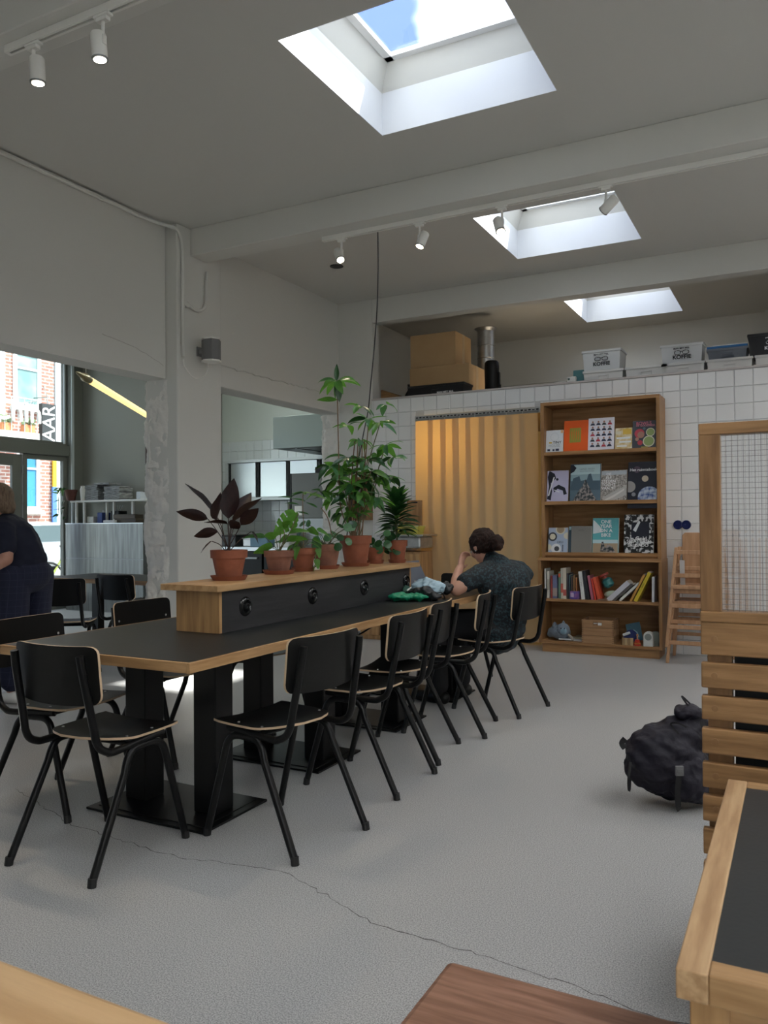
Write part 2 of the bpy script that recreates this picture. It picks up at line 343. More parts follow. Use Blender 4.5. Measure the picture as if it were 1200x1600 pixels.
b = MB(); b.box(-1.6, -1.5, 7.98, 10.6, 0, 2.45); struct('wall_pantry', b, mat('warm pantry wall', (.7, .6, .42), .8))
# tiled wall
b = MB(); b.box(-4.21, -3.67, 7.806, 7.98, 0, 2.585); b.box(-2.3, 3.5, 7.806, 7.98, 0, 2.585); b.box(-3.67, -2.3, 7.806, 7.98, 2.375, 2.585)
wt = struct('wall_tiled', b, GROUT)
b = MB(); b.box(-4.21, 3.5, 7.792, 7.985, 2.585, 2.602); b.build('tile_ledge', mat('ledge trim', (.46, .42, .40), .6), wt)
P = .153
full = None; random.seed(11)
def tile_mesh(w, h):
    b = MB(); g = .0014; e = .004
    b.add([(g, 0, g), (w - g, 0, g), (w - g, 0, h - g), (g, 0, h - g), (g + e, -.007, g + e), (w - g - e, -.007, g + e), (w - g - e, -.007, h - g - e), (g + e, -.007, h - g - e)],
          [(4, 5, 6, 7), (0, 1, 5, 4), (1, 2, 6, 5), (2, 3, 7, 6), (3, 0, 4, 7)])
    return b
cache = {}
def tile(x, z, w, h, parent, y, m):
    k = (round(w, 3), round(h, 3), m.name)
    if k not in cache:
        o = tile_mesh(w, h).build('tile', m, parent); cache[k] = o.data
    else:
        o = bpy.data.objects.new('tile', cache[k]); COL.objects.link(o); o.parent = parent
    o.location = (x, y, z); o.rotation_euler = (random.uniform(-.003, .003), 0, random.uniform(-.003, .003)); return o
stuff = MB()
for i in range(51):
    x = -4.191 + P * i
    if x > 3.4: break
    for j in range(17):
        z0 = 2.583 - P * (j + 1); h = P
        if z0 < 0: h = P + z0; z0 = 0
        w = P; xx = x
        if -3.67 < x + w and x < -2.3 and z0 < 2.375:
            if x < -3.67: w = -3.67 - x
            elif x + w > -2.3: xx = -2.3; w = x + w + 2.3 if False else (x + P) - (-2.3)
            elif z0 + h > 2.376: h = z0 + h - 2.376; z0 = 2.376
            else: continue
        hidden = (-2.1 < xx < -1.25 and z0 + h < 2.33) or (xx < -3.6 and z0 < .9) or xx > .27
        if w < .012: continue
        if hidden:
            t = tile_mesh(w, h); stuff.add([(a + xx, c + 7.806, d + z0) for a, c, d in t.v], t.f)
        else: tile(xx, z0, w, h, wt, 7.806, TILE)
for j in range(11): tile(-4.21, 2.583 - P * (j + 1), .019, P, wt, 7.806, TILE)
o = stuff.build('tile_field', TILE, wt); o['kind'] = 'stuff'
# front room and kitchen walls
b = MB(); b.box(-9.9, -8.0, 8.6, 8.75, 0, 3.72); b.box(-8.1, -8.0, 8.75, 9.9, 0, 3.72); struct('wall_frontroom', b, GREYWALL)
b = MB(); b.box(-9.9, -4.87, .7, .9, 0, 3.72); struct('wall_side', b, GREYWALL)
b = MB(); b.box(-8.1, -4.87, 9.906, 10.05, 0, 3.72); wk = struct('wall_kitchen', b, KITWALL)
b = MB(); b.box(-8.0, -4.88, 9.9, 9.906, .9, 2.49); b.build('grout_bed', GROUT, wk)
TILE2 = mat('glazed kitchen tile', (.66, .70, .71), .1, bump=.15, bump_s=14, coat=.3)
for i in range(20):
    for j in range(10): tile(-8.0 + .1535 * i, 2.49 - .1535 * (j + 1), .1535, .1535, wk, 9.9, TILE2)
# window wall
FRM = mat('grey green window frame', (.20, .205, .18), .5); FRL = mat('pale frame edge', (.55, .60, .60), .4); WG = thin_glass('window glass', (.70, .74, .73))
def glassframe(name, y0, y1, z0, z1, w, d=.07, x=-9.7, label=None, pane=True, parent=None, lw=None):
    e = structE(name, (x, 0, 0)); lw = lw or w
    b = MB(); b.box(-d / 2, d / 2, y0, y0 + w, z0, z1); b.box(-d / 2, d / 2, y1 - w, y1, z0, z1); b.box(-d / 2, d / 2, y0 + w, y1 - w, z0, z0 + lw); b.box(-d / 2, d / 2, y0 + w, y1 - w, z1 - w, z1)
    b.build('frame', FRM, e, bevel=.004)
    b = MB(); b.box(-.004, .004, y0 + w, y1 - w, z0 + lw, z1 - w); b.build('glass_pane', WG, e)
    return e
glassframe('window_1', 4.3, 8.36, 2.40, 3.72, .05); glassframe('window_2', 7.60, 8.36, 0, 2.24, .07, lw=.12)
d1 = glassframe('door_1', 6.55, 7.58, 0.01, 2.22, .16, .05, -9.68, lw=.25)
b = MB()
for z in (.3, 1.55, 1.95): b.cyl((.035, 7.575, z), (.035, 7.575, z + .12), .012)
b.build('hinge', STEELD, d1); b = MB(); b.tube([(.03, 6.64, 1.0), (.08, 6.64, 1.0), (.08, 6.76, 1.0)], .01); b.build('door_handle', STEELD, d1)
glassframe('window_3', 4.3, 6.5, 0, 2.24, .07, lw=.12); glassframe('window_4', .9, 4.25, 0, 2.24, .07, lw=.12); glassframe('window_5', .9, 4.25, 2.40, 3.72, .05)
b = MB(); b.box(-9.78, -9.62, .9, 8.4, 2.24, 2.40); b.box(-9.78, -9.60, 8.36, 8.6, 0, 3.72); b.box(-9.78, -9.6, 4.2, 4.32, 0, 3.72); b.box(-9.78, -9.62, 6.48, 6.56, 0, 2.3); struct('trim_4', b, FRM, bevel=.006)
b = MB(); b.box(-9.60, -9.57, 8.37, 8.41, 0, 3.72); b.box(-9.62, -9.59, 8.25, 8.27, 2.42, 3.7); struct('trim_5', b, FRL)
# ---------------- street outside
b = MB(); b.box(-26, -9.8, -6, 34, -.2, -.1); b.box(-26, 12, -14, -6, -.2, -.1); b.box(-9.8, 12, -6, -2.9, -.2, -.1); o = tag(struct('ground', b, mat('street paving', (.3, .3, .29), .9, noise_s=3, col2=(.24, .24, .24))), 'street paving outside the window')
def brick_mat():
    m = bpy.data.materials.new('street brick'); m.use_nodes = True; t = m.node_tree; p = t.nodes['Principled BSDF']; p.inputs['Roughness'].default_value = .85
    c = t.nodes.new('ShaderNodeTexCoord'); s = t.nodes.new('ShaderNodeSeparateXYZ'); k = t.nodes.new('ShaderNodeCombineXYZ'); t.links.new(c.outputs['Object'], s.inputs[0])
    t.links.new(s.outputs['Y'], k.inputs['X']); t.links.new(s.outputs['Z'], k.inputs['Y'])
    r = t.nodes.new('ShaderNodeTexBrick'); t.links.new(k.outputs[0], r.inputs['Vector']); r.inputs['Scale'].default_value = 1.0
    r.inputs['Brick Width'].default_value = .30; r.inputs['Row Height'].default_value = .10; r.inputs['Mortar Size'].default_value = .014
    r.inputs['Color1'].default_value = (.40, .17, .13, 1); r.inputs['Color2'].default_value = (.30, .13, .10, 1); r.inputs['Mortar'].default_value = (.55, .50, .47, 1)
    t.links.new(r.outputs['Color'], p.inputs['Base Color']); return m
fac = thing('brick_building', 'red brick house with white window frames across the street', 'building', (-20, 0, 0))
WFR = mat('white painted frame', (.75, .75, .75), .5); PANE = mat('greenish window pane', (.16, .26, .26), .2, noise_s=1.3, col2=(.34, .44, .42)); BLUEP = mat('blue window pane', (.06, .24, .44), .25)
wins = [(15.50, 16.20, 4.75, 6.15, PANE), (15.60, 16.15, 1.75, 3.25, BLUEP), (13.1, 14.5, 4.75, 6.15, PANE), (13.1, 14.5, 1.2, 3.2, PANE), (11, 12.2, 1.2, 3.2, PANE), (11, 12.2, 4.75, 6.15, PANE)]
b = MB(); b.box(-4, 0, 5, 16.83, -.1, 7.2); b.build('wall', brick_mat(), fac)
for (y0, y1, z0, z1, pm) in wins:
    b = MB(); t_ = .11
    b.box(.0, .06, y0 - t_, y0, z0 - t_, z1 + t_); b.box(0, .06, y1, y1 + t_, z0 - t_, z1 + t_); b.box(0, .06, y0, y1, z1, z1 + t_); b.box(0, .06, y0, y1, z0 - t_, z0); b.box(0, .05, y0, y1, z1 - .42, z1 - .36)
    w = b.build('window', WFR, fac); b = MB(); b.box(-.01, .02, y0, y1, z0, z1); b.build('pane', pm, w)
    b = MB(); b.box(0, .14, y0 - .2, y1 + .2, z0 - .22, z0 - t_); b.build('window_sill', mat('stone sill', (.65, .65, .63), .7), fac)
b = MB(); b.box(0, .12, 14.80, 15.05, 4, 7.0); b.build('pilaster', WFR, fac)
bl = thing('balcony', 'white balcony slab with thin rail across the street', 'balcony', (-19.9, 15.2, 3.75))
b = MB(); b.box(0, .7, -1.5, .45, -.12, .06); b.box(.05, .6, -1.45, .4, -.3, -.12); b.build('slab', mat('balcony concrete', (.6, .6, .58), .8), bl)
b = MB()
for k in range(10): b.cyl((.68, -1.5 + k * .21, .06), (.68, -1.5 + k * .21, 1.0), .012, n=6)
b.tube([(.68, -1.5, 1.0), (.68, .45, 1.0)], .02, 6); b.tube([(.68, .45, 1.0), (0, .45, 1.0)], .02, 6); b.build('railing', mat('grey rail', (.45, .47, .48), .5), bl)
for k, (yy, s_) in enumerate(((-.55, 'small'), (.18, 'large'))):
    f = thing('flower_box', ['orange clay planter on the balcony, left of the two', 'orange clay planter on the balcony, right of the two'][k], 'planter', (-19.35, 15.2 + yy, 3.81), group='balcony planters')
    b = MB(); b.box(-.1, .1, -.16, .16, 0, .22); b.build('box', mat('orange clay', (.55, .22, .10), .8), f); b = MB()
    for q in range(14): b.ball((random.uniform(-.1, .1), random.uniform(-.2, .2), .25 + random.uniform(0, .15)), .06, 6)
    b.build('foliage', mat('pale balcony leaves', (.25, .32, .18), .8), f)
lt = thing('balcony_letters', 'large white script letters fixed to the balcony rail', 'letters', (-19.18, 14.9, 4.35)); text('Chin', .85, (0, 0, 0), (PI / 2, 0, PI / 2), INKW, lt, 'letters', ext=.02)
sg = thing('blade_sign', 'dark vertical sign with white letters DAAR hanging outside', 'sign', (-19.3, 16.0, 4.0))
b = MB(); b.box(-.07, .07, -.235, .235, -.9, .70); b.build('panel', mat('sign grey', (.03, .033, .036), .6), sg)
o = text('DAAR', .56, (.075, .0, -.06), (0, 0, 0), INKW, sg, 'letters', ext=.004)
R_ = Matrix(((0, 0, 1), (1, 0, 0), (0, 1, 0)))           # text x -> +y, text y -> +z, normal -> +x
R2 = R_ @ Matrix.Rotation(PI / 2, 3, 'Z')                # turned a quarter so it reads upwards
o.rotation_euler = R2.to_euler(); o.scale = (.95, 1.1, 1)
b = MB(); b.tube([(0, 0, .70), (0, 0, .9), (-.70, .1, .95)], .018, 6); b.tube([(0, 0, .9), (-.70, .45, 1.35)], .014, 6); b.tube([(0, 0, -.4), (-.70, 0, -.4)], .018, 6); b.build('bracket', STEELD, sg)
nb = thing('grey_building', 'pale grey house beside the brick house across the street', 'building', (-20, 0, 0)); b = MB(); b.box(-4, .05, 16.84, 20, -.1, 8); b.build('wall', mat('pale render', (.45, .5, .52), .8), nb)
b = MB(); b.box(0.05, .1, 16.70, 16.83, 2.35, 3.2); b.build('sign_strip', mat('yellow strip', (.70, .48, .03), .6), nb)
b = MB(); b.box(0.05, .1, 16.68, 16.83, .9, 2.35); b.build('sign_strip', mat('blue strip', (.08, .18, .5), .6), nb)['label'] = 'blue sign strip'
car = thing('car', 'pale parked car beyond the glass door sidelight', 'car', (-16.2, 12.75, -.1))
b = MB(); prof = [(-2, .35), (-1.95, .75), (-1.1, .9), (-.6, 1.35), (.8, 1.38), (1.3, .95), (2, .8), (2.05, .35)]
m_ = Matrix(((0, 0, 1), (1, 0, 0), (0, 1, 0))).to_4x4()
b.prism([(p[0], p[1]) for p in prof], -.85, .85, 0, m_); b.build('body', mat('silver car paint', (.42, .44, .46), .3, .3), car, bevel=.08)
b = MB(); b.prism([(-1.0, .93), (-.55, 1.3), (.75, 1.32), (1.15, .95)], -.86, .86, 0, m_); b.build('windows', mat('car glass', (.10, .13, .14), .05), car)
for sx in (-.8, .8):
    for yy in (-1.3, 1.25): b = MB(); b.cyl((sx - .1, yy, .32), (sx + .1, yy, .32), .32, n=20); b.build('wheel', mat('tyre', (.02, .02, .02), .8), car)
bk = thing('bicycle', 'dark bicycle leaning in front of the parked car', 'bicycle', (-11.6, 10.15, -.1))
b = MB()
for yy in (-.52, .52): b.tube([(0, yy + .33 * math.cos(a * PI / 10), .34 + .33 * math.sin(a * PI / 10)) for a in range(20)], .02, 6, closed=True)
b.build('wheels', mat('tyre black', (.02, .02, .02), .8), bk); b = MB()
b.tube([(0, -.52, .34), (0, -.15, .85), (0, .4, .85), (0, .52, .34)], .018, 6); b.tube([(0, -.15, .85), (0, .0, .3), (0, .4, .85)], .018, 6); b.tube([(-.25, .4, 1.05), (0, .4, 1.0), (.25, .4, 1.05)], .015, 6); b.cyl((0, .4, .8), (0, .4, 1.02), .015, n=6)
b.build('frame', mat('yellow green frame', (.3, .35, .08), .4), bk); b = MB(); b.ball((0, -.17, .95), .1, 8, sc=(.7, 1.2, .4)); b.build('saddle', BLACKMETAL, bk)
# ---------------- conduit, cables, ceiling hole
b = MB(); b.tube([(-4.63, -1.5, 3.69), (-4.63, 4.62, 3.69)] + smoothpath([(-4.63, 4.7, 3.685), (-4.60, 4.9, 3.685), (-4.56, 5.0, 3.68), (-4.53, 5.04, 3.66), (-4.515, 5.07, 3.60), (-4.515, 5.09, 3.5)]) + [(-4.515, 5.09, 2.62)], .016, 8)
o = tag(b.build('conduit', PLASTER, None, smooth=True), 'white painted conduit along ceiling edge, turning down the pillar', 'conduit')
b = MB(); b.tube(smoothpath([(-4.51, 5.12, 3.08), (-4.51, 5.25, 3.04), (-4.51, 5.36, 3.1), (-4.51, 5.38, 3.28), (-4.50, 5.38, 3.40)]), .014, 8); b.lathe([(.001, 0), (.05, 0), (.05, .03), (.001, .03)], n=16, mtx=Matrix.Translation((-4.53, 5.13, 3.09)) @ Matrix.Rotation(PI / 2, 4, 'Y'))
tag(b.build('junction_pipe', PLASTER, None, smooth=True), 'short curved painted pipe with round box below the beam', 'pipe')
b = MB(); b.lathe([(.001, 0), (.065, 0), (.065, -.004), (.05, -.004), (.001, -.004)], (-3.96, 6.642, 3.7195), 20, cap=False)
o = struct('trim_6', b, BLACKMETAL); o['label'] = 'round black hole in the ceiling'
b = MB(); random.seed(2)
b.tube(smoothpath([(-2.84, 5.38, 3.49), (-2.845, 5.39, 3.2), (-2.85, 5.38, 2.9), (-2.87, 5.37, 2.6), (-2.90, 5.36, 2.3), (-2.93, 5.37, 2.1), (-2.96, 5.34, 1.9), (-2.99, 5.28, 1.6), (-3.0, 5.2, 1.3), (-2.98, 5.1, 1.05), (-2.95, 5.05, .8)]), .0045, 6)
tag(b.build('cable', mat('black cable', (.015, .015, .015), .5), None, smooth=True), 'thin black cable hanging from the ceiling track behind the plants', 'cable')
# ---------------- ceiling tracks and spots
def track(x0, x1, y, z, label):
    t = thing('light_track', label, 'light track', (x0, y, z))
    b = MB(); L = x1 - x0; b.box(0, L, -.018, -.006, -.034, 0); b.box(0, L, .006, .018, -.034, 0); b.box(0, L, -.006, .006, -.010, 0); b.build('rail', WHITEP, t)
    b = MB(); b.box(0, L, -.005, .005, -.014, -.0105); b.build('channel', INK, t); b = MB(); b.box(-.02, .0, -.018, .018, -.034, 0); b.build('end_cap', WHITEP, t)
track(-3.30, .6, 5.36, 3.489, 'long white ceiling track along the middle beam'); track(-3.26, -.9, 2.50, 3.489, 'white ceiling track on the near beam, top left')
LENS = emit('spot lens', (1, .86, .65), 14.0)
def spot(x, y, z, aim, label, on=True, group='white track spotlights', L=.115):
    t = thing('spotlight', label, 'spotlight', (x, y, z), group=group)
    b = MB(); b.box(-.045, .045, -.016, .016, -.012, 0); b.box(-.03, .03, -.014, .014, -.03, -.012); b.build('adapter', WHITEP, t, bevel=.002)
    b = MB(); b.cyl((0, 0, -.03), (0, 0, -.10), .008); b.box(-.012, .012, -.01, .01, -.13, -.09); b.build('arm', WHITEP, t)
    a = Vector(aim).normalized(); c = Vector((.025 * (1 if a.x <= 0 else -1), 0, -.125))
    b = MB(); b.tube([c - a * L * .45, c - a * L * .40, c + a * L * .5, c + a * L * .55], [.030, .034, .034, .034], 20); b.build('lamp_head', WHITEP, t, smooth=True)
    b = MB(); b.tube([c + a * (L * .55 + .0005), c + a * (L * .55 + .002)], .027, 20); b.build('lens', LENS if on else INK, t)
    b = MB(); b.tube([c + a * L * .5, c + a * (L * .56)], .0355, 20); b.build('trim_ring', STEELD, t)
    if on:
        l = bpy.data.lights.new('spot_beam', 'SPOT'); l.energy = 14; l.color = (1, .82, .6); l.spot_size = 1.0; l.spot_blend = .6; l.shadow_soft_size = .03
        o = bpy.data.objects.new('spot_beam', l); COL.objects.link(o); o.parent = t; o.location = c + a * (L * .6 + .01); o.rotation_euler = a.to_track_quat('-Z', 'Y').to_euler()
spot(-3.15, 5.36, 3.455, (.45, -.35, -.8), 'white track spotlight at the far left end of the middle track')
spot(-2.48, 5.36, 3.455, (-.25, -.3, -.9), 'white track spotlight second from the left on the middle track')
spot(-1.84, 5.36, 3.455, (.3, -.3, -.85), 'white track spotlight overlapping the middle skylight left corner')
spot(-1.12, 5.36, 3.455, (-.6, .3, -.35), 'unlit white track spotlight tilted sideways on middle track', on=False)
spot(-3.10, 2.50, 3.455, (.0, .05, -1), 'white track spotlight at the left end of the near track'); spot(-2.66, 2.50, 3.455, (.05, .05, -1), 'white track spotlight at top left, right one of the near pair')
# ---------------- speaker
sp = thing('wall_speaker', 'grey boxy wall speaker mounted on the white pillar', 'speaker', (-4.53, 5.30, 2.70))
hexa = [(.07, -.05), (.12, -.075), (.19, -.06), (.22, 0), (.19, .06), (.12, .075), (.07, .05)]
b = MB(); b.prism(hexa, -.085, .085); b.build('cabinet', mat('grey speaker grille', (.15, .15, .15), .7), sp, bevel=.006)
b = MB(); b.prism([(x * 1.02 - .002, y * 1.04) for x, y in hexa], -.10, -.086); b.prism([(x, y) for x, y in hexa], .086, .095); b.build('end_plate', WHITEP, sp)
b = MB(); b.box(0, .012, -.03, .03, -.04, .04); b.box(.012, .075, -.012, .012, -.02, .02); b.build('bracket', mat('grey bracket', (.2, .2, .2), .5), sp)
b = MB(); b.tube(smoothpath([(.015, -.21, -.10), (.015, -.19, -.16), (.03, -.08, -.24), (.08, -.0, -.19), (.1, 0, -.1)]), .004, 6); b.build('speaker_cable', WHITEP, sp)
# ================================================================== CHAIRS
RIV = mat('rivet steel', (.7, .7, .68), .3, .9)
def make_chair(label, loc, rz, group):
    t = thing('school_chair', label, 'chair', loc, rz, group)
    # seat
    b = MB(); ny, nx = 14, 12; th = .009; top = []; bot = []
    for j in range(ny + 1):
        s_ = j / ny; y = -.145 + .36 * (s_ ** 1.35 if s_ < 1 else 1)
        d = (y + .145); w = .195 * (1 - max(0, 1 - d / .17) ** 2.4) ** .5 if d < .17 else .195 + .006 * (d - .17) / .19
        if j == 0: w = .05
        if j == ny: w -= .008
        for i in range(nx + 1):
            u = i / nx * 2 - 1
            z = .462 - .016 * (1 - u * u) * math.sin(PI * min(1, (y + .145) / .34)) + .012 * max(0, (-y - .02) / .125) - .006 * max(0, (y - .14) / .07) * (1 - u * u) + .004 * max(0, (y - .1) / .1) * u * u
            top.append((w * u, y, z)); bot.append((w * u, y, z - th))
    o = len(top); vs = top + bot; fs = []; mi = []
    id_ = lambda j, i: j * (nx + 1) + i
    for j in range(ny):
        for i in range(nx):
            fs.append((id_(j, i), id_(j, i + 1), id_(j + 1, i + 1), id_(j + 1, i))); fs.append((o + id_(j, i), o + id_(j + 1, i), o + id_(j + 1, i + 1), o + id_(j, i + 1)))
    b.add(vs, fs, 0); e = []
    for j in range(ny): e += [(id_(j, 0), id_(j + 1, 0), o + id_(j + 1, 0), o + id_(j, 0)), (id_(j + 1, nx), id_(j, nx), o + id_(j, nx), o + id_(j + 1, nx))]
    for i in range(nx): e += [(id_(0, i + 1), id_(0, i), o + id_(0, i), o + id_(0, i + 1)), (id_(ny, i), id_(ny, i + 1), o + id_(ny, i + 1), o + id_(ny, i))]
    b.f += [list(q) for q in e]; b.mi += [1] * len(e)
    seat = b.build('seat', [BLACKPLY, PLYEDGE], t, smooth=True)
    b = MB()
    for x in (-.165, .165):
        for y in (-.03, .10): b.lathe([(.0055, 0), (.005, .003), (.001, .0035)], (x, y, .4615), 8)
    b.build('rivet', RIV, seat)['kind'] = 'stuff'
    # backrest
    b = MB(); us = [-1, -.985, -.95, -.9, -.8, -.6, -.4, -.2, 0, .2, .4, .6, .8, .9, .95, .985, 1]; nv = 6; W2 = .205; H = .205; r = .035
    F = []; B = []
    for v in range(nv + 1):
        for u in us:
            x = W2 * u; ex = max(0, abs(x) - (W2 - r)); dz = r - math.sqrt(max(0, r * r - ex * ex))
            z0, z1 = .612 + dz - .010 * (1 - u * u), .817 - dz * .8 + .004 * abs(u) ** 3; z = z0 + (z1 - z0) * v / nv
            y = -.227 + .032 * u * u - .10 * (z - .70) - (0.02 if False else 0)
            F.append((x, y + .005, z)); B.append((x, y - .005, z))
    m_ = len(us); o = len(F); b.add(F + B, [], 0); fs = []
    for v in range(nv):
        for i in range(m_ - 1):
            a = v * m_ + i; fs += [(a + 1, a, a + m_, a + m_ + 1), (o + a, o + a + 1, o + a + m_ + 1, o + a + m_)]
    b.f += [list(q) for q in fs]; b.mi += [0] * len(fs); fs = []
    for v in range(nv): a = v * m_; c = a + m_ - 1; fs += [(a, o + a, o + a + m_, a + m_), (o + c, c, c + m_, o + c + m_)]
    for i in range(m_ - 1): a = nv * m_ + i; fs += [(a, o + a, o + a + 1, a + 1), (i + 1, o + i + 1, o + i, i)]
    b.f += [list(q) for q in fs]; b.mi += [1] * len(fs)
    br = b.build('backrest', [BLACKPLY, PLYEDGE], t, smooth=True)
    b = MB()
    for x in (-.172, .172): b.ball((x, -.227 + .032 * (x / .205) ** 2 + .0065, .72), .0065, 8, sc=(1, .5, 1))
    b.build('rivet', RIV, br)['kind'] = 'stuff'
    R = .0145
    for s in (-1, 1):
        up = [(s * .164, -.250, .79), (s * .166, -.243, .74), (s * .176, -.20, .53)] + smoothpath([(s * .178, -.193, .49), (s * .180, -.175, .455), (s * .184, -.14, .434), (s * .182, -.09, .428), (s * .18, .14, .442)], 4)
        b = MB(); b.tube(up, R, 10); b.build('back_tube', BLACKMETAL, t, smooth=True)
        for q in (-1, 1):
            if q < 0: pts = [(s * .207, -.24, .012)] + smoothpath([(s * .196, -.075, .34), (s * .193, -.058, .385), (s * .190, -.03, .413), (s * .187, .01, .418), (s * .187, .035, .418)], 4)
            else: pts = [(s * .207, .24, .012)] + smoothpath([(s * .196, .147, .34), (s * .193, .133, .385), (s * .190, .11, .410), (s * .187, .075, .418), (s * .187, .035, .418)], 4)
            b = MB(); b.tube(pts, R, 10); lg = b.build('leg', BLACKMETAL, t, smooth=True)
            b = MB(); b.tube([(s * .208, q * .2413, .0), (s * .207, q * .237, .03)], R + .001, 10); b.build('foot_cap', INK, lg)
    for y in (-.02, .10):
        b = MB(); b.tube([(-.18, y, .430), (.18, y, .430)], .009, 8); b.build('crossbar', BLACKMETAL, t)
    return t
D = math.radians
G1 = 'black school chairs around the long table'
ch0 = make_chair('black plywood school chair at the near end of the long table', (-2.385, 2.215, 0), D(1), G1)
right = [(-1.85, 2.683, 80.5, 'black school chair nearest the camera on the right side of the long table'),
         (-1.862, 3.42, 90, 'second black school chair along the right side of the long table'),
         (-1.925, 3.93, 98, 'third black school chair along the right side of the long table'),
         (-1.896, 4.49, 101, 'fourth black school chair along right side, next to the seated woman'),
         (-1.79, 5.10, 80.5, 'black school chair carrying the seated woman in the patterned shirt')]
for x, y, r, l in right: copy_tree(ch0, (x, y, 0), D(r), l, G1)
for x, y, r, l in [(-2.985, 2.55, -86, 'black school chair on the left side of the long table, closest to the camera'),
                   (-3.06, 3.33, -92, 'black school chair on the left side of the table, level with the planter end'),
                   (-3.0, 4.06, -88, 'black school chair on the left side of the table, hidden behind the planter'),
                   (-2.43, 5.84, 178, 'black school chair at the far end of the table before the strip curtain')]:
    copy_tree(ch0, (x, y, 0), D(r), l, G1)
G2 = 'black school chairs in the front room'
for x, y, r, l in [(-5.28, 4.55, 34, 'black school chair in the front room, just right of the standing woman'),
                   (-5.12, 5.12, 2, 'black school chair in the front room before the steel counter'),
                   (-6.0, 6.27, 180, 'black school chair at far side of front room table, mostly hidden by rough pillar edge')]:
    copy_tree(ch0, (x, y, 0), D(r), l, G2)
# ================================================================== TABLES
t = thing('long_table', 'long black topped communal table with oak edge on pedestal bases', 'table', (-2.44, 3.94, 0))
hx, hy = .51, 1.74
b = MB(); b.box(-hx + .014, hx - .014, -hy + .014, hy - .014, .716, .7505); b.build('black_top', LINO, t)
for (a0, a1, c0, c1, m_) in ((-hx, -hx + .014, -hy, hy, OAKY), (hx - .014, hx, -hy, hy, OAKY), (-hx + .014, hx - .014, -hy, -hy + .014, OAKX), (-hx + .014, hx - .014, hy - .014, hy, OAKX)):
    b = MB(); b.box(a0, a1, c0, c1, .712, .750); b.build('oak_edging', m_, t, bevel=.002)
for k in range(4):
    yc = -1.22 + .857 * k
    b = MB(); b.box(-.345, .31, yc - .215, yc + .215, .002, .012); b.box(-.31, .275, yc - .18, yc + .18, .012, .016); b.build('base_plate', BLACKMETAL, t, bevel=.003)
    for x in (-.21, .185):
        b = MB(); b.box(x - .06, x + .06, yc - .06, yc + .06, .016, .70); b.build('post', BLACKMETAL, t, bevel=.006)
    b = MB(); b.box(-.32, .30, yc - .05, yc + .05, .70, .712); b.build('top_plate', BLACKMETAL, t)
b = MB(); b.tube(smoothpath([(.2, -1.0, .69), (.3, -.7, .66), (.28, -.2, .62), (.2, .4, .66), (.22, 1.0, .70)]), .005, 6); b.build('power_cord', BLACKMETAL, t)
p = thing('planter_box', 'long black planter ledge with oak top standing on the communal table', 'planter', (-2.435, 3.82, .7505))
b = MB(); b.box(-.165, .165, -1.05, 1.05, .192, .220); b.build('oak_top', wood('planter oak', (.47, .29, .14), (.34, .19, .08), 'y'), p, bevel=.002)
b = MB(); b.box(.095, .125, -.97, .97, .001, .192); b.build('black_panel', mat('black stained oak', (.022, .022, .024), .5, noise_s=3, col2=(.034, .034, .036), stretch=(14, 1.2, 14), bump=.1), p)
b = MB(); b.box(-.125, -.095, -.97, .97, .001, .192); b.build('black_panel', BLACKPLY, p)
for y0, y1 in ((-.99, -.97), (.97, .99)):
    b = MB(); b.box(-.125, .125, y0, y1, .001, .192); b.build('oak_end', OAKZ, p, bevel=.001)
for y in (-.80, -.22, .345, .915):
    b = MB(); mt = Matrix.Translation((.125, y, .105)) @ Matrix.Rotation(PI / 2, 4, 'Y')
    b.lathe([(.046, 0), (.046, .004), (.040, .010), (.032, .012), (.026, .006), (.024, .001)], (0, 0, 0), 24, 0, mt, cap=False)
    b.lathe([(.024, .001), (.018, .012), (.012, .014), (.001, .012)], (0, 0, 0), 20, 0, mt, cap=False); b.build('cable_port', mat('gloss black port', (.012, .012, .012), .12), p, smooth=True)
# right corner table
t = thing('corner_table', 'low oak framed table with dark inlay, bottom right corner', 'table', (-.13, .94, 0))
b = MB(); b.box(.034, .70, .034, .690, .715, .7495); b.build('dark_inlay', SLATE, t)
OKL = wood('light oak y', (.52, .34, .18), (.36, .21, .10), 'y', scale=18); OKX = wood('light oak x', (.42, .25, .115), (.28, .15, .06), 'x', scale=18)
for (a0, a1, c0, c1, m_) in ((0, .034, 0, .724, OKL), (.70, .734, 0, .724, OKL), (.034, .70, 0, .034, OKX), (.034, .70, .69, .724, OKX)):
    b = MB(); b.box(a0, a1, c0, c1, .718, .752); b.build('frame_rail', m_, t, bevel=.002)
for x in (.012, .70 - .028):
    for y in (.02, .67): b = MB(); b.box(x, x + .042, y, y + .042, 0, .718); b.build('leg', OAKZ, t, bevel=.002)
for (a0, a1, c0, c1) in ((.05, .68, .03, .05), (.05, .68, .68, .70)): b = MB(); b.box(a0, a1, c0, c1, .66, .7145); b.build('apron', OAKX, t)
t = thing('side_stool', 'brown oak stool seat in the foreground, bottom centre', 'stool', (-.36, 1.12, 0))
b = MB(); b.box(-.21, .25, -.21, .21, .435, .465); b.build('seat', BROWNX, t, bevel=.012)
for x in (-.16, .20):
    for y in (-.16, .16): b = MB(); b.box(x - .018, x + .018, y - .018, y + .018, 0, .435); b.build('leg', SCRZ, t)
t = thing('near_table', 'pale honey wood tabletop blurred in the bottom left corner', 'table', (-1.1, .25, 0))
b = MB(); b.box(-.75, .72, -.30, .367, .72, .75); b.build('top', HONEY, t, bevel=.008)
for x in (-.68, .6):
    for y in (-.25, .30): b = MB(); b.box(x, x + .05, y, y + .05, 0, .72); b.build('leg', OAKZ, t)
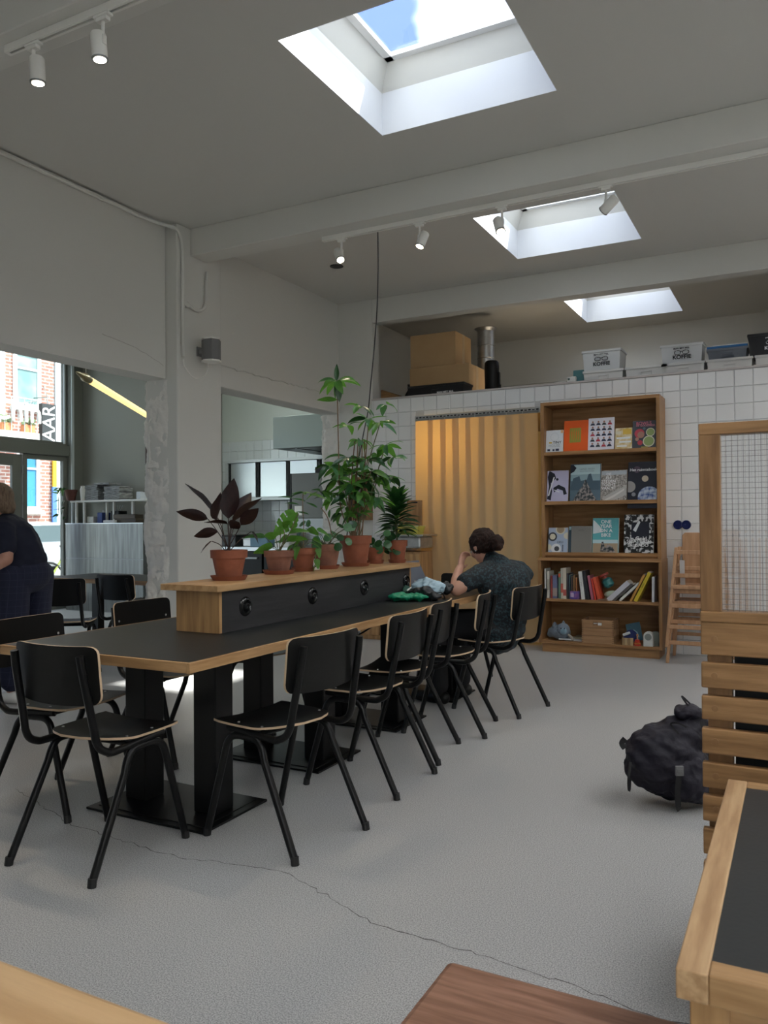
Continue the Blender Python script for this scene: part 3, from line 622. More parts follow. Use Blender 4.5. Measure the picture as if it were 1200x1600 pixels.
# front room table
t = thing('front_room_table', 'dark topped table with oak edge in the front room', 'table', (-5.74, 5.68, 0))
b = MB(); b.box(-.788, .788, -.338, .338, .70, .7305); b.build('black_top', LINO, t)
for q in ((-.8, .8, -.35, -.338), (-.8, .8, .338, .35), (-.8, -.788, -.338, .338), (.788, .8, -.338, .338)): b = MB(); b.box(*q, .692, .73); b.build('oak_edging', CASEX, t)
for x in (-.4, .4):
    b = MB(); b.box(x - .2, x + .2, -.2, .2, .002, .014); b.build('base_plate', BLACKMETAL, t); b = MB(); b.box(x - .04, x + .04, -.04, .04, .014, .70); b.build('post', BLACKMETAL, t)
# ================================================================== BENCH SCREEN
t = thing('bench_screen', 'oak slatted bench back with reeded wire glass panel on top', 'partition', (-.219, 2.10, 0))
XE = 1.5
for x in (.012, .74, XE - .07):
    b = MB(); b.box(x, x + .055, -.005, .035, 0, 1.02); b.build('post', SCRZ, t, bevel=.002)
zs = [(.921, 1.000), (.842, .903), (.765, .823), (.684, .745), (.602, .662), (.522, .583), (.442, .503), (.362, .423), (.282, .343), (.202, .263), (.122, .183)]
for k, (z0, z1) in enumerate(zs):
    b = MB(); b.box(0 if k else 0, XE, -.028 - .0015 * (k % 2), -.005, z0, z1); s_ = b.build('slat', SCRX, t, bevel=.003)
    b = MB(); b.lathe([(.0075, 0), (.0075, .0012), (.001, .0014)], (0, 0, 0), 14, 0, Matrix.Translation((.030, -.0295, (z0 + z1) / 2)) @ Matrix.Rotation(PI / 2, 4, 'X')); b.build('wood_plug', SCRZ, s_)
b = MB(); b.box(-.001, XE, -.030, .03, 1.000, 1.026); b.build('sill', SCRX, t, bevel=.003)
b = MB(); b.box(0, .048, -.025, .025, 1.026, 1.452); b.build('panel_stile', SCRZ, t, bevel=.002)
b = MB(); b.box(XE - .048, XE, -.025, .025, 1.026, 1.452); b.build('panel_stile', SCRZ, t, bevel=.002)
b = MB(); b.box(0, XE, -.025, .025, 1.452, 1.480); b.build('panel_rail', SCRX, t, bevel=.002)
def reed():
    m = bpy.data.materials.new('reeded wire glass'); m.use_nodes = True; tt = m.node_tree; p_ = tt.nodes['Principled BSDF']
    p_.inputs['Transmission Weight'].default_value = 1; p_.inputs['Roughness'].default_value = .06; p_.inputs['IOR'].default_value = 1.45; p_.inputs['Base Color'].default_value = (.97, .98, .98, 1)
    tr = tt.nodes.new('ShaderNodeBsdfTransparent'); mx = tt.nodes.new('ShaderNodeMixShader'); mx.inputs[0].default_value = .55
    tt.links.new(p_.outputs[0], mx.inputs[1]); tt.links.new(tr.outputs[0], mx.inputs[2]); tt.links.new(mx.outputs[0], tt.nodes['Material Output'].inputs[0]); return m
b = MB(); n = 300; vs = []; fs = []; x0, x1 = .048, .75
nz = 60
for j in range(nz + 1):
    z = 1.026 + .426 * j / nz
    for i in range(n + 1):
        x = x0 + (x1 - x0) * i / n; vs.append((x, -.006 + .0011 * math.sin(2 * PI * x / .0145 * 1.0) + .0004 * math.sin(2 * PI * z / .021), z))
for j in range(nz):
    for i in range(n): a = j * (n + 1) + i; fs.append((a, a + 1, a + n + 2, a + n + 1))
b.add(vs, fs); o = len(b.v); b.add([(x0, 0, 1.026), (x1, 0, 1.026), (x1, 0, 1.452), (x0, 0, 1.452)], [(3, 2, 1, 0)])
b.build('glass_panel', reed(), t, smooth=True)
b = MB(); b.box(x1, x1 + .03, -.02, .02, 1.026, 1.452); b.build('panel_mullion', SCRZ, t)
b = MB(); x = x0 + .012
while x < x1: b.box(x - .0004, x + .0004, -.0115, -.0103, 1.026, 1.452); x += .0127
z = 1.03
while z < 1.452: b.box(x0, x1, -.0115, -.0103, z - .0004, z + .0004); z += .0127
o = b.build('wire_mesh', mat('grey wire', (.16, .16, .16), .5, .5), t); o['kind'] = 'stuff'
b = MB(); b.box(.07, XE - .07, .035, .05, .15, .98); b.build('back_board', mat('black bench board', (.012, .012, .012), .7), t)
b = MB(); b.box(.02, XE, .05, .50, .40, .45); b.build('bench_seat', SCRX, t, bevel=.004)
for x in (.04, XE - .1): b = MB(); b.box(x, x + .05, .42, .47, 0, .40); b.build('leg', SCRZ, t)
# wooden door frame on tiled wall seen through the reeded glass
e = structE('door_2', (.42, 7.79, 0)); b = MB()
for q in ((-.02, .07, .0, 2.05), (.93, 1.02, 0, 2.05), (-.02, 1.02, 2.05, 2.14)): b.box(q[0], q[1], -.05, .005, q[2], q[3])
b.build('frame', CASEZ, e, bevel=.003); b = MB(); b.box(.07, .93, -.03, .003, .02, 2.05); b.build('door_leaf', mat('grey green door', (.32, .36, .36), .5), e)
b = MB(); b.box(.07, .93, -.035, -.0305, .02, .9); b.build('kick_panel', CASEX, e)
b = MB(); b.tube([(.14, -.04, 1.0), (.14, -.085, 1.0), (.25, -.085, 1.0)], .01); b.build('door_handle', STEEL, e)
# ================================================================== BOOKCASE
t = thing('bookcase', 'tall oak display bookcase against the white tiled wall', 'bookcase', (-1.655, 7.44, 0))
Wd = .545; Y0, Y1 = .03, .355
def bc(name, x0, x1, y0, y1, z0, z1, m_, bev=.002): b_ = MB(); b_.box(x0, x1, y0, y1, z0, z1); return b_.build(name, m_, t, bevel=bev)
bc('side_panel', -Wd, -Wd + .032, Y0, Y1, .888, 2.335, CASEZ); bc('side_panel', Wd - .032, Wd, Y0, Y1, .888, 2.335, CASEZ)
bc('top_panel', -Wd, Wd, Y0, Y1, 2.335, 2.367, CASEX); bc('back_panel', -Wd + .032, Wd - .032, Y1 - .015, Y1, .888, 2.335, CASEX, 0)
for z in (1.885, 1.416, .934):
    bc('shelf', -Wd + .032, Wd - .032, Y0 + .012, Y1 - .015, z - .026, z, CASEX); bc('shelf_lip', -Wd + .032, Wd - .032, Y0 + .002, Y0 + .012, z - .026, z + .008, CASEX)
bc('toe_rail', -Wd + .032, Wd - .032, Y0 + .02, Y0 + .035, .888, .908, CASEX, 0)
L = Wd + .028
bc('worktop', -L, L - .02, -.02, Y1, .862, .888, CASEX); bc('lower_side', -L, -L + .028, -.01, Y1, .082, .862, CASEZ); bc('lower_side', L - .048, L - .02, -.01, Y1, .082, .862, CASEZ)
bc('lower_back', -L + .028, L - .048, Y1 - .015, Y1, .11, .862, CASEX, 0); bc('lower_shelf', -L + .028, L - .048, 0, Y1 - .015, .478, .503, CASEX)
bc('bottom_board', -L, L - .02, -.01, Y1 - .015, .082, .108, CASEX) if False else bc('bottom_board', -L + .028, L - .048, -.008, Y1 - .015, .082, .108, CASEX)
bc('plinth', -L + .03, L - .05, .012, Y1 - .02, 0, .082, CASEX)
# ---- face-out books (x from left px, width, height, shelf, materials)
def cm(n, c, r=.35): return mat(n, c, r)
NOISEC = lambda n, c1, c2, s, **k: mat(n, c1, .3, noise_s=s, col2=c2, **k)
GF = 'display books shown face out on the bookcase'
PAGE = mat('page edge', (.7, .66, .58), .8)
def fbook(cx, w, h, z, cover, label, prints=(), texts=(), th=.02, dy=0., lean=9):
    e = thing('book', label, 'book', (cx, 7.51 + dy, z + .001), 0, GF); e.rotation_euler = (-D(lean), 0, 0)
    b = MB(); b.box(-w / 2, w / 2, 0, th, 0, h); b.build('cover', cover, e, bevel=.0012)
    b = MB(); b.box(-w / 2 + .003, w / 2 + .0006, .003, th - .003, .003, h + .0006); b.build('pages', PAGE, e)
    if prints:
        b = MB(); ms = []
        for (kind, m_, *a) in prints:
            if m_ not in ms: ms.append(m_)
            i = ms.index(m_)
            if kind == 'r': u0, u1, v0, v1 = a; b.box(-w / 2 + u0 * w, -w / 2 + u1 * w, -.0006 - .0002 * len(b.f) / 60, 0.0005, v0 * h, v1 * h, i)
            elif kind == 'c':
                u, v, r = a; lay = .0007 + .0002 * (len(b.f) / 40)
                b.prism([(max(-w / 2, min(w / 2, (u - .5) * w + r * w * math.cos(q * PI / 12))), max(0, min(h, v * h + r * w * math.sin(q * PI / 12)))) for q in range(24)], 0, lay, i, Matrix.Rotation(PI / 2, 4, 'X'))
            elif kind == 'p':
                poly = a[0]; lay = .0007 + .0002 * (len(b.f) / 40)
                b.prism([((u - .5) * w, v * h) for u, v in poly], 0, lay, i, Matrix.Rotation(PI / 2, 4, 'X'))
        b.build('cover_print', ms, e)['kind'] = 'stuff'
    for (s_, size, u, v, m_, *r) in texts:
        text(s_, size, ((u - .5) * w, -.0028, v * h), (PI / 2, 0, 0), m_, e, 'lettering', ext=.0003, sx=(r[0] if r else 1), spacing=(r[1] if len(r) > 1 else 1), offset=.0004)
    return e
wh = cm('white cover', (.68, .70, .72)); orr = cm('orange cover', (.75, .11, .015)); gr = cm('olive line art', (.28, .26, .04)); dk = cm('charcoal cover', (.05, .055, .065)); skn = cm('print skin', (.35, .18, .13)); nvy = cm('print navy', (.03, .035, .07)); redp = cm('print red', (.45, .05, .07)); yel = cm('print yellow', (.62, .40, .06)); gpl = cm('print green', (.25, .33, .12)); cream = cm('print cream', (.62, .58, .45)); lav = cm('lavender cover', (.48, .46, .62)); tealp = cm('teal sky print', (.10, .36, .38)); lbl = cm('pale sky print', (.45, .60, .62)); sand = cm('sand print', (.36, .27, .18)); grey = cm('grey linen cover', (.20, .19, .17), .8); slate = cm('slate blue print', (.09, .14, .18)); dks = cm('space black', (.012, .014, .025)); moon = cm('moon print', (.5, .42, .32)); earth = NOISEC('earth print', (.02, .06, .22), (.5, .55, .62), 30); bw = NOISEC('black and white print', (.01, .01, .01), (.6, .6, .6), 26, ramp=(.50, .56)); mtn = NOISEC('mountain print', (.03, .04, .045), (.35, .30, .28), 38, ramp=(.45, .6)); crowd = NOISEC('street crowd print', (.10, .09, .08), (.5, .46, .42), 60)
PX = lambda px: -2.17 + (px - 850) * .005857
fbook(PX(865), .165, .222, 1.885, wh, 'small white book with a line drawing and the words TINY HOUSE', [('r', cm('peach', (.8, .45, .2)), .86, .99, .86, .99), ('c', cm('pale print', (.52, .55, .58)), .5, .70, .24), ('c', wh, .5, .70, .22), ('r', nvy, .1, .26, .08, .17), ('r', nvy, .40, .52, .08, .16), ('r', nvy, .58, .78, .08, .18), ('r', yel, .18, .36, .42, .48)], [('TINY', .036, .66, .45, INK), ('HOUSE', .034, .5, .31, cm('pale print2', (.4, .42, .44)))])
fbook(PX(900), .232, .305, 1.885, orr, 'bright orange book with an olive leaf square', [('r', gr, .24, .70, .30, .76)] + [('p', orr, [(.30 + .09 * k, .32), (.335 + .09 * k, .45 + .05 * (k % 2)), (.31 + .09 * k, .6), (.35 + .09 * k, .74), (.338 + .09 * k, .6), (.35 + .09 * k, .45)]) for k in range(4)])
pr = []
for r in range(5):
    for c in range(4):
        u, v = .17 + .22 * c, .86 - .165 * r; pr += [('p', [nvy, redp, nvy, nvy, dk][(r * 3 + c * 2) % 5], [(u - .095, v - .08), (u + .095, v - .08), (u + .05, v - .015), (u - .05, v - .015)]), ('c', skn, u, v + .02, .038)]
fbook(PX(940), .238, .315, 1.885, cm('white lilac cover', (.70, .68, .74)), 'white book with a grid of twenty small portraits', pr, dy=-.001)
fbook(PX(975), .150, .205, 1.885, NOISEC('food collage', (.50, .34, .10), (.70, .62, .45), 22), 'yellow food collage book with white caption strips', [('r', yel, .45, .95, .70, .95), ('r', cream, .02, .35, .72, .86), ('r', wh, .08, .9, .50, .58), ('r', wh, .25, .95, .32, .40), ('r', wh, .1, .7, .14, .2)])
fbook(PX(1006), .205, .262, 1.885, dk, 'charcoal cookbook with four bowls of salad', [('c', redp, .30, .55, .21), ('c', skn, .36, .50, .15), ('c', cream, .77, .58, .19), ('c', gpl, .77, .58, .16), ('c', cream, .70, .26, .25), ('c', gpl, .70, .26, .21), ('c', redp, .33, .22, .11), ('c', skn, .2, .35, .08), ('c', slate, .5, .72, .06), ('r', gr, .38, .66, .04, .08)], [('BOWLS', .040, .48, .90, cm('pink letters', (.6, .15, .2))), ('OF GOODNESS', .024, .55, .82, cm('pink letters2', (.55, .2, .25)))])
fbook(PX(869), .205, .305, 1.416, lav, 'lavender book with a black dancer figure', [('p', dks, [(.2, .05), (.25, .35), (.18, .6), (.42, .75), (.35, .9), (.1, 1), (.02, .8), (.1, .5), (.02, .1)]), ('p', dks, [(.3, .45), (.55, .55), (.85, .45), (.95, .25), (.8, .22), (.75, .36), (.5, .42), (.35, .30)]), ('p', wh, [(.05, .2), (.3, .8), (.36, .8), (.12, .2)]), ('c', dks, .48, .72, .06), ('p', wh, [(.35, .4), (.6, .33), (.6, .30), (.35, .37)])])
fbook(PX(914), .285, .36, 1.416, slate, 'tall blue grey book with people on a mountain peak', [('r', lbl, .02, .98, .72, .98), ('r', cm('mid sky', (.25, .36, .40)), .02, .98, .55, .72), ('p', cm('far towers', (.06, .10, .13)), [(.02, .4), (.1, .62), (.3, .68), (.35, .55), (.55, .58), (.6, .72), (.68, .74), (.75, .55), (.98, .55), (.98, .3), (.02, .3)]), ('p', mtn, [(.1, .02), (.3, .3), (.42, .42), (.5, .60), (.6, .44), (.75, .2), (.9, .02)]), ('p', dks, [(.0, .75), (.12, .8), (.2, .9), (.1, .98), (0, .98)])], [('LAND HIGH', .026, .55, .86, cm('grey letters', (.3, .38, .42))), ('MOUNTAIN STORIES', .014, .55, .80, cm('grey letters3', (.3, .38, .42)))], dy=-.002)
fbook(PX(959), .235, .29, 1.416, crowd, 'photo cover book titled De Elf Steden Tocht Van 97', [('p', cm('ice', (.42, .40, .38)), [(.02, .1), (.5, .3), (.98, .5), (.98, .2), (.6, .05), (.3, .02)]), ('r', cm('sky grey', (.42, .46, .5)), .02, .98, .85, .98), ('p', cm('ice2', (.6, .58, .55)), [(.1, .03), (.5, .2), (.9, .4), (.9, .34), (.5, .12), (.25, .03)])], [("DE\nELF\nSTEDEN\nTOCHT\nVAN '97", .036, .30, .64, INKW, 1, .92)])
fbook(PX(1003), .262, .36, 1.416, dks, 'black space book titled Het ruimteboek', [('c', moon, .58, .56, .11), ('c', cm('saturn', (.28, .26, .25)), .06, .36, .20), ('c', earth, .72, .08, .38), ('c', cm('small moon', (.2, .2, .22)), .2, .16, .07), ('r', dks, 0, 1, -.2, 0.0)] + [('c', cm('nebula', (.08, .05, .08)), .3, .8, .12)], [('Het ruimteboek', .037, .52, .79, INKW)], dy=-.003)
fbook(PX(869), .185, .24, .934, cm('pale blue cover', (.38, .45, .58)), 'pale blue cookbook with plates of food', [('c', dk, .22, .64, .23), ('c', cream, .22, .64, .15), ('c', cream, .62, .93, .25), ('c', sand, .62, .93, .19), ('c', cream, .96, .68, .17), ('c', wh, .42, .16, .26), ('c', dk, .45, .16, .13), ('c', cream, .02, .22, .16), ('r', dk, .74, .78, .05, .32)], [('DELI', .03, .62, .42, cm('dark print', (.1, .1, .15)))])
fbook(PX(889), .05, .255, .934, slate, 'narrow sliver of a dark book behind the grey linen one', [('r', lbl, .1, .9, .85, .97)], th=.02, dy=.03)
fbook(PX(907), .19, .255, .934, grey, 'plain grey linen covered book', [], [('NOTES', .018, .5, .84, cm('linen letters', (.13, .12, .11)))], th=.03, dy=-.004)
fbook(PX(945), .238, .33, .934, tealp, 'teal beach book titled One Year On A Bike', [('r', sand, .02, .98, .02, .28), ('r', lbl, .02, .98, .28, .38), ('p', cm('cloud', (.6, .65, .66)), [(.02, .55), (.4, .6), (.3, .75), (.1, .9), (.02, .95)]), ('p', mtn, [(.3, .05), (.36, .32), (.42, .33), (.5, .15), (.6, .25), (.75, .2), (.9, .03)])], [('ONE\nYEAR\nON A\nBIKE', .046, .52, .70, INKW, 1, .9)], th=.028)
fbook(PX(996), .262, .36, .934, bw, 'black and white photo book titled Sebastiao Salgado', [('r', dks, .25, .85, .40, .80), ('p', wh, [(.3, .6), (.5, .85), (.55, .8), (.4, .55)])], [('SEBASTIÃO\nSALGADO', .040, .48, .26, INKW, 1, .9), ('Gold', .05, .58, .38, INKW)], th=.03)
# ---- spine books on the middle shelf
GS = 'books standing on the lower shelf of the bookcase'
def spine(px, w, h, col, label, lean=0, d=.17, z=.504, band=None, txt=None, col2=None):
    e = thing('book', label, 'book', (PX(px), 7.47, z), 0, GS); e.rotation_euler = (0, D(lean), 0)
    c = mat('spine ' + label[:12], col, .5)
    b = MB(); b.box(-w / 2, w / 2, 0, d, .0, h); b.build('cover', c, e, bevel=.001)
    b = MB(); b.box(-w / 2 + .002, w / 2 - .002, .004, d + .0004, .002, h + .0006); b.build('pages', PAGE, e)
    if band: b = MB(); b.box(-w / 2 - .0003, w / 2 + .0003, -.0006, .002, h * band[0], h * band[1]); b.build('spine_band', mat('band', band[2], .5), e)
    if txt: text(txt, w * .62, (0, -.001, h * .55), (PI / 2, PI / 2, 0), INK if sum(col) > .9 else INKW, e, 'lettering')
SP = [(850, .012, .28, (.7, .7, .68), 'white thin book at the left end of the lower shelf'), (855, .022, .255, (.62, .60, .55), 'cream book second from the left end', (.3, .7, (.4, .38, .33))),
      (860.5, .018, .215, (.30, .06, .05), 'dark red book near the left end'), (866, .042, .22, (.14, .15, .26), 'thick slate blue patterned book', (.1, .45, (.35, .28, .25))),
      (873.5, .02, .25, (.12, .22, .16), 'dark green book with red top', (.8, .95, (.5, .1, .05))), (877.5, .022, .285, (.50, .48, .40), 'tall beige book with coloured bands', (.2, .5, (.5, .12, .08))), (882, .030, .29, (.62, .56, .46), 'tall cream book beside the bands', (.1, .3, (.45, .1, .08))),
      (887, .014, .24, (.05, .05, .06), 'black book right of tall cream book'), (890, .014, .225, (.04, .08, .09), 'dark teal book in the dark group'), (893.5, .014, .21, (.08, .05, .04), 'dark brown book in the dark group'), (897, .012, .225, (.25, .14, .06), 'tan brown book in the dark group'), (900.5, .012, .20, (.35, .15, .06), 'rust brown book in the dark group')]
for s_ in SP: spine(s_[0], s_[1], s_[2], s_[3], s_[4], band=s_[5] if len(s_) > 5 else None)
spine(911.5, .034, .262, (.66, .66, .64), 'white book leaning slightly left', -6, txt='a b c'); spine(919, .028, .27, (.03, .03, .035), 'black book leaning against the white one', -8); spine(926, .022, .225, (.42, .12, .17), 'pink red book leaning left', -9); spine(931, .018, .20, (.55, .05, .03), 'bright red book leaning left', -10); spine(936.5, .026, .215, (.62, .09, .04), 'orange red book leaning left', -12)
spine(950.5, .045, .25, (.50, .50, .54), 'thick white grey book leaning far right', 47); spine(959, .02, .23, (.10, .09, .08), 'dark book leaning far right under the grey one', 48); spine(968, .022, .24, (.55, .55, .5), 'pale edged book leaning far right', 46)
spine(984.5, .020, .275, (.48, .25, .06), 'orange brown book leaning right', 27); spine(991.5, .030, .295, (.52, .40, .03), 'yellow book leaning right', 26, txt='kunst'); spine(1018, .022, .225, (.55, .55, .58), 'pale upright book at the right end of the shelf', 1)
spine(893, .0, .0, (0, 0, 0), 'x') if False else None
e = thing('toy_box', 'small blue purple box standing on the shelf before the books', 'box', (PX(898), 7.455, .504)); b = MB(); b.box(-.042, .042, 0, .05, 0, .075); b.build('box', NOISEC('purple print', (.06, .07, .30), (.30, .12, .25), 25), e, bevel=.002)
b = MB(); b.box(-.035, -.005, -.001, .001, .02, .06); b.build('label', cm('pale label', (.45, .35, .5)), e)
e = thing('toy_lantern', 'teal and red toy lantern leaning among the books', 'toy', (PX(951), 7.56, .62)); e.rotation_euler = (0, D(-28), 0)
b = MB(); b.lathe([(.03, 0), (.05, .02), (.05, .07), (.03, .09)], n=16); b.build('body', cm('teal toy', (.04, .18, .18)), e, smooth=True); b = MB(); b.lathe([(.02, .09), (.02, .11), (.045, .115), (.045, .135), (.01, .14)], n=16); b.build('cap', cm('toy red', (.35, .06, .04)), e)
e = thing('cloth_toy', 'pale green cloth lying under the toy lantern', 'cloth', (PX(955), 7.54, .504)); b = MB(); b.ball((0, 0, .045), .06, 12, sc=(1.3, .8, .7)); b.ball((.07, .0, .065), .045, 12, sc=(1.2, .8, .6)); b.build('cloth', mat('pale green cloth', (.38, .45, .34), .9, bump=.5, bump_s=20), e, smooth=True)
b = MB(); b.box(-.04, .04, -.03, .03, 0, .012); e = tag(b.build('notepad', cm('brown pad', (.2, .12, .08)), None, loc=(PX(943), 7.46, .504)), 'small brown pad lying beside the red books', 'notepad')
# ---- bottom shelf
zb = .108
e = thing('wooden_crate', 'finger jointed wooden crate on the bottom shelf', 'crate', (PX(935), 7.43, zb))
CR = wood('crate wood', (.38, .22, .11), (.28, .15, .07), 'x'); w, d, h = .145, .235, .215
for k, (z0, z1) in enumerate(((0, .068), (.071, .140), (.143, h))):
    b = MB()
    if k < 2: b.box(-w, w, 0, .014, z0, z1)
    else: b.box(-w, -.04, 0, .014, z0, z1); b.box(.04, w, 0, .014, z0, z1); b.box(-.04, .04, 0, .014, z0, z1 - .045); b.box(-.04, .04, 0, .014, z1 - .018, z1)
    b.build('plank', CR, e, bevel=.0015)
    for x in (-w, w - .014): b = MB(); b.box(x, x + .014, .015, d, z0, z1); b.build('plank', CR, e, bevel=.0015)
    b = MB(); b.box(-w, w, d, d + .014, z0, z1); b.build('plank', CR, e)
b = MB(); b.box(-w + .014, w - .014, .014, d, 0, .01); b.build('base_board', CR, e)
b = MB()
for x in (-w, w):
    for q in range(11): b.box(x - .0145 if x > 0 else x - .0005, x + .0005 if x > 0 else x + .0145, -.0007, .002, .006 + q * .019, .0145 + q * .019)
b.build('finger_joints', mat('joint end grain', (.20, .11, .05), .7), e)['kind'] = 'stuff'
b = MB(); b.box(-.035, -.004, -.001, .012, .180, .186); b.box(.005, .038, -.003, .008, .168, .190); b.build('handle_tag', cm('metal tag', (.6, .6, .58)), e)
e = thing('plush_animal', 'grey blue plush animal slumped on the bottom shelf', 'toy', (PX(872), 7.52, zb))
b = MB(); b.ball((0, 0, .075), .085, 18, sc=(1.15, .8, .85)); b.ball((.035, -.03, .10), .065, 16, sc=(1, .8, 1)); b.tube([(-.05, 0, .08), (-.09, .0, .06), (-.115, 0, .03)], [.055, .045, .02], 12); b.lathe([(.026, 0), (.016, .03), (.002, .045)], (-.055, 0, .125), 12); b.lathe([(.02, 0), (.012, .02), (.002, .035)], (.03, 0, .15), 12)
b.build('body', mat('grey plush', (.16, .19, .22), .95, noise_s=30, col2=(.20, .24, .28), bump=.4, bump_s=60), e, smooth=True)
b = MB(); b.ball((.045, -.068, .095), .035, 12, sc=(1, .5, 1)); b.build('muzzle', mat('pale blue plush', (.22, .33, .40), .95), e, smooth=True); b = MB(); b.ball((.03, -.088, .12), .006, 8); b.ball((.06, -.086, .12), .006, 8); b.build('eyes', INK, e); b = MB(); b.tube(smoothpath([(.08, -.03, .06), (.115, -.04, .035), (.13, -.05, .01)]), [.012] * 12 + [.01], 8); b.build('tail', mat('beige plush', (.4, .36, .3), .9), e, smooth=True)
for k, (x, y, z, w, d, h, c, l) in enumerate([(893, 7.50, zb, .17, .15, .012, (.62, .62, .64), 'white booklet lying on the bottom shelf'), (903, 7.56, zb, .13, .15, .03, (.35, .30, .20), 'tan paperback stack piece beside the crate'), (884, 7.46, zb + .0125, .14, .12, .008, (.70, .70, .72), 'white card lying on top of the booklet')]):
    e = thing('booklet', l, 'booklet', (PX(x), y, z)); e.rotation_euler = (0, 0, .15 * (k - 1)); b = MB(); b.box(-w / 2, w / 2, 0, d, 0, h); b.build('cover', cm('bk%d' % k, c), e, bevel=.001)
e = thing('small_book', 'teal children book propped up on the bottom shelf', 'book', (PX(988), 7.60, zb + .02)); e.rotation_euler = (D(-18), D(-14), 0); b = MB(); b.box(-.065, .065, 0, .015, 0, .17); b.build('cover', cm('teal dark cover', (.05, .13, .18)), e, bevel=.002); b = MB(); b.prism([(-.04, .03), (.04, .03), (.03, .08), (0, .11), (-.03, .09)], 0, .001, 0, Matrix.Rotation(PI / 2, 4, 'X')); b.build('cover_print', cm('pale blue print', (.2, .35, .42)), e)
e = thing('soft_toy', 'navy and white soft toy beside the crate', 'toy', (PX(984), 7.50, zb)); b = MB(); b.ball((0, 0, .07), .06, 14, sc=(1, .7, 1.1)); b.ball((-.03, -.01, .04), .05, 12); b.build('body', mat('navy plush', (.02, .03, .11), .9), e, smooth=True); b = MB(); b.tube([(-.06, -.05, .09), (.0, -.06, .115)], .012, 8); b.build('strap', cm('white strap', (.6, .6, .6)), e)
for k in range(4):
    e = thing('toy_block', ['leftmost wooden toy block in the row', 'second wooden toy block in the row', 'third wooden toy block in the row', 'rightmost wooden toy block in the row'][k], 'toy block', (PX(974 + 4.2 * k), 7.44, zb), group='wooden toy blocks'); b = MB(); b.box(-.0115, .0115, 0, .05, 0, .065); b.build('block', mat('block%d' % k, (.45, .33, .18) if k % 2 else (.30, .20, .10), .6), e, bevel=.002)
e = thing('stacking_toy', 'red cone stacking toy on the bottom shelf', 'toy', (PX(994.5), 7.46, zb))
for z0, r in ((0, .036), (.014, .031), (.028, .026), (.042, .021)): b = MB(); b.lathe([(r * .8, 0), (r, .004), (r, .009), (r * .8, .013)], (0, 0, z0), 18); b.build('ring', cm('ring%.2f' % r, (.50, .05, .03) if r != .031 else (.55, .20, .05)), e, smooth=True)
b = MB(); b.cyl((0, 0, .056), (0, 0, .09), .006); b.ball((0, 0, .095), .011, 10); b.build('peg', BEECH, e)
e = thing('toy_speaker', 'white rounded toy house with a grey round front', 'toy', (PX(1011), 7.44, zb)); b = MB()
poly = [(-.042, 0), (.042, 0), (.042, .09)] + [(.042 * math.cos(a * PI / 8), .09 + .042 * math.sin(a * PI / 8)) for a in range(1, 8)] + [(-.042, .09)]
b.prism(poly, -.06, 0, 0, Matrix.Rotation(PI / 2, 4, 'X')); b.build('body', cm('toy white', (.6, .6, .56)), e, bevel=.003); b = MB(); b.lathe([(.03, 0), (.03, .002)], (0, 0, 0), 20, 0, Matrix.Translation((0, -.0, .085)) @ Matrix.Rotation(PI / 2, 4, 'X')); b.build('front_disc', cm('toy grey', (.22, .24, .22)), e)
e = thing('toy_disc', 'grey green round toy standing behind the white one', 'toy', (PX(1020), 7.53, zb)); b = MB(); b.lathe([(.055, 0), (.055, .03)], (0, 0, 0), 24, 0, Matrix.Translation((0, 0, .075)) @ Matrix.Rotation(PI / 2, 4, 'X')); b.box(-.03, .03, -.03, 0, 0, .03); b.build('disc', cm('sage', (.2, .22, .19)), e, bevel=.002)
# ---- wall socket pair
e = thing('wall_socket', 'glossy dark blue double round socket plate on the white tiles', 'socket', (-.972, 7.795, 1.193)); SB = mat('delft blue ceramic', (.008, .015, .09), .08, noise_s=60, col2=(.12, .18, .35), ramp=(.68, .74))
for x in (-.036, .036): b = MB(); b.lathe([(.042, 0), (.042, .006), (.034, .010), (.030, .004), (.001, .003)], (0, 0, 0), 24, 0, Matrix.Translation((x, 0, 0)) @ Matrix.Rotation(PI / 2, 4, 'X')); b.build('socket', SB, e, smooth=True)
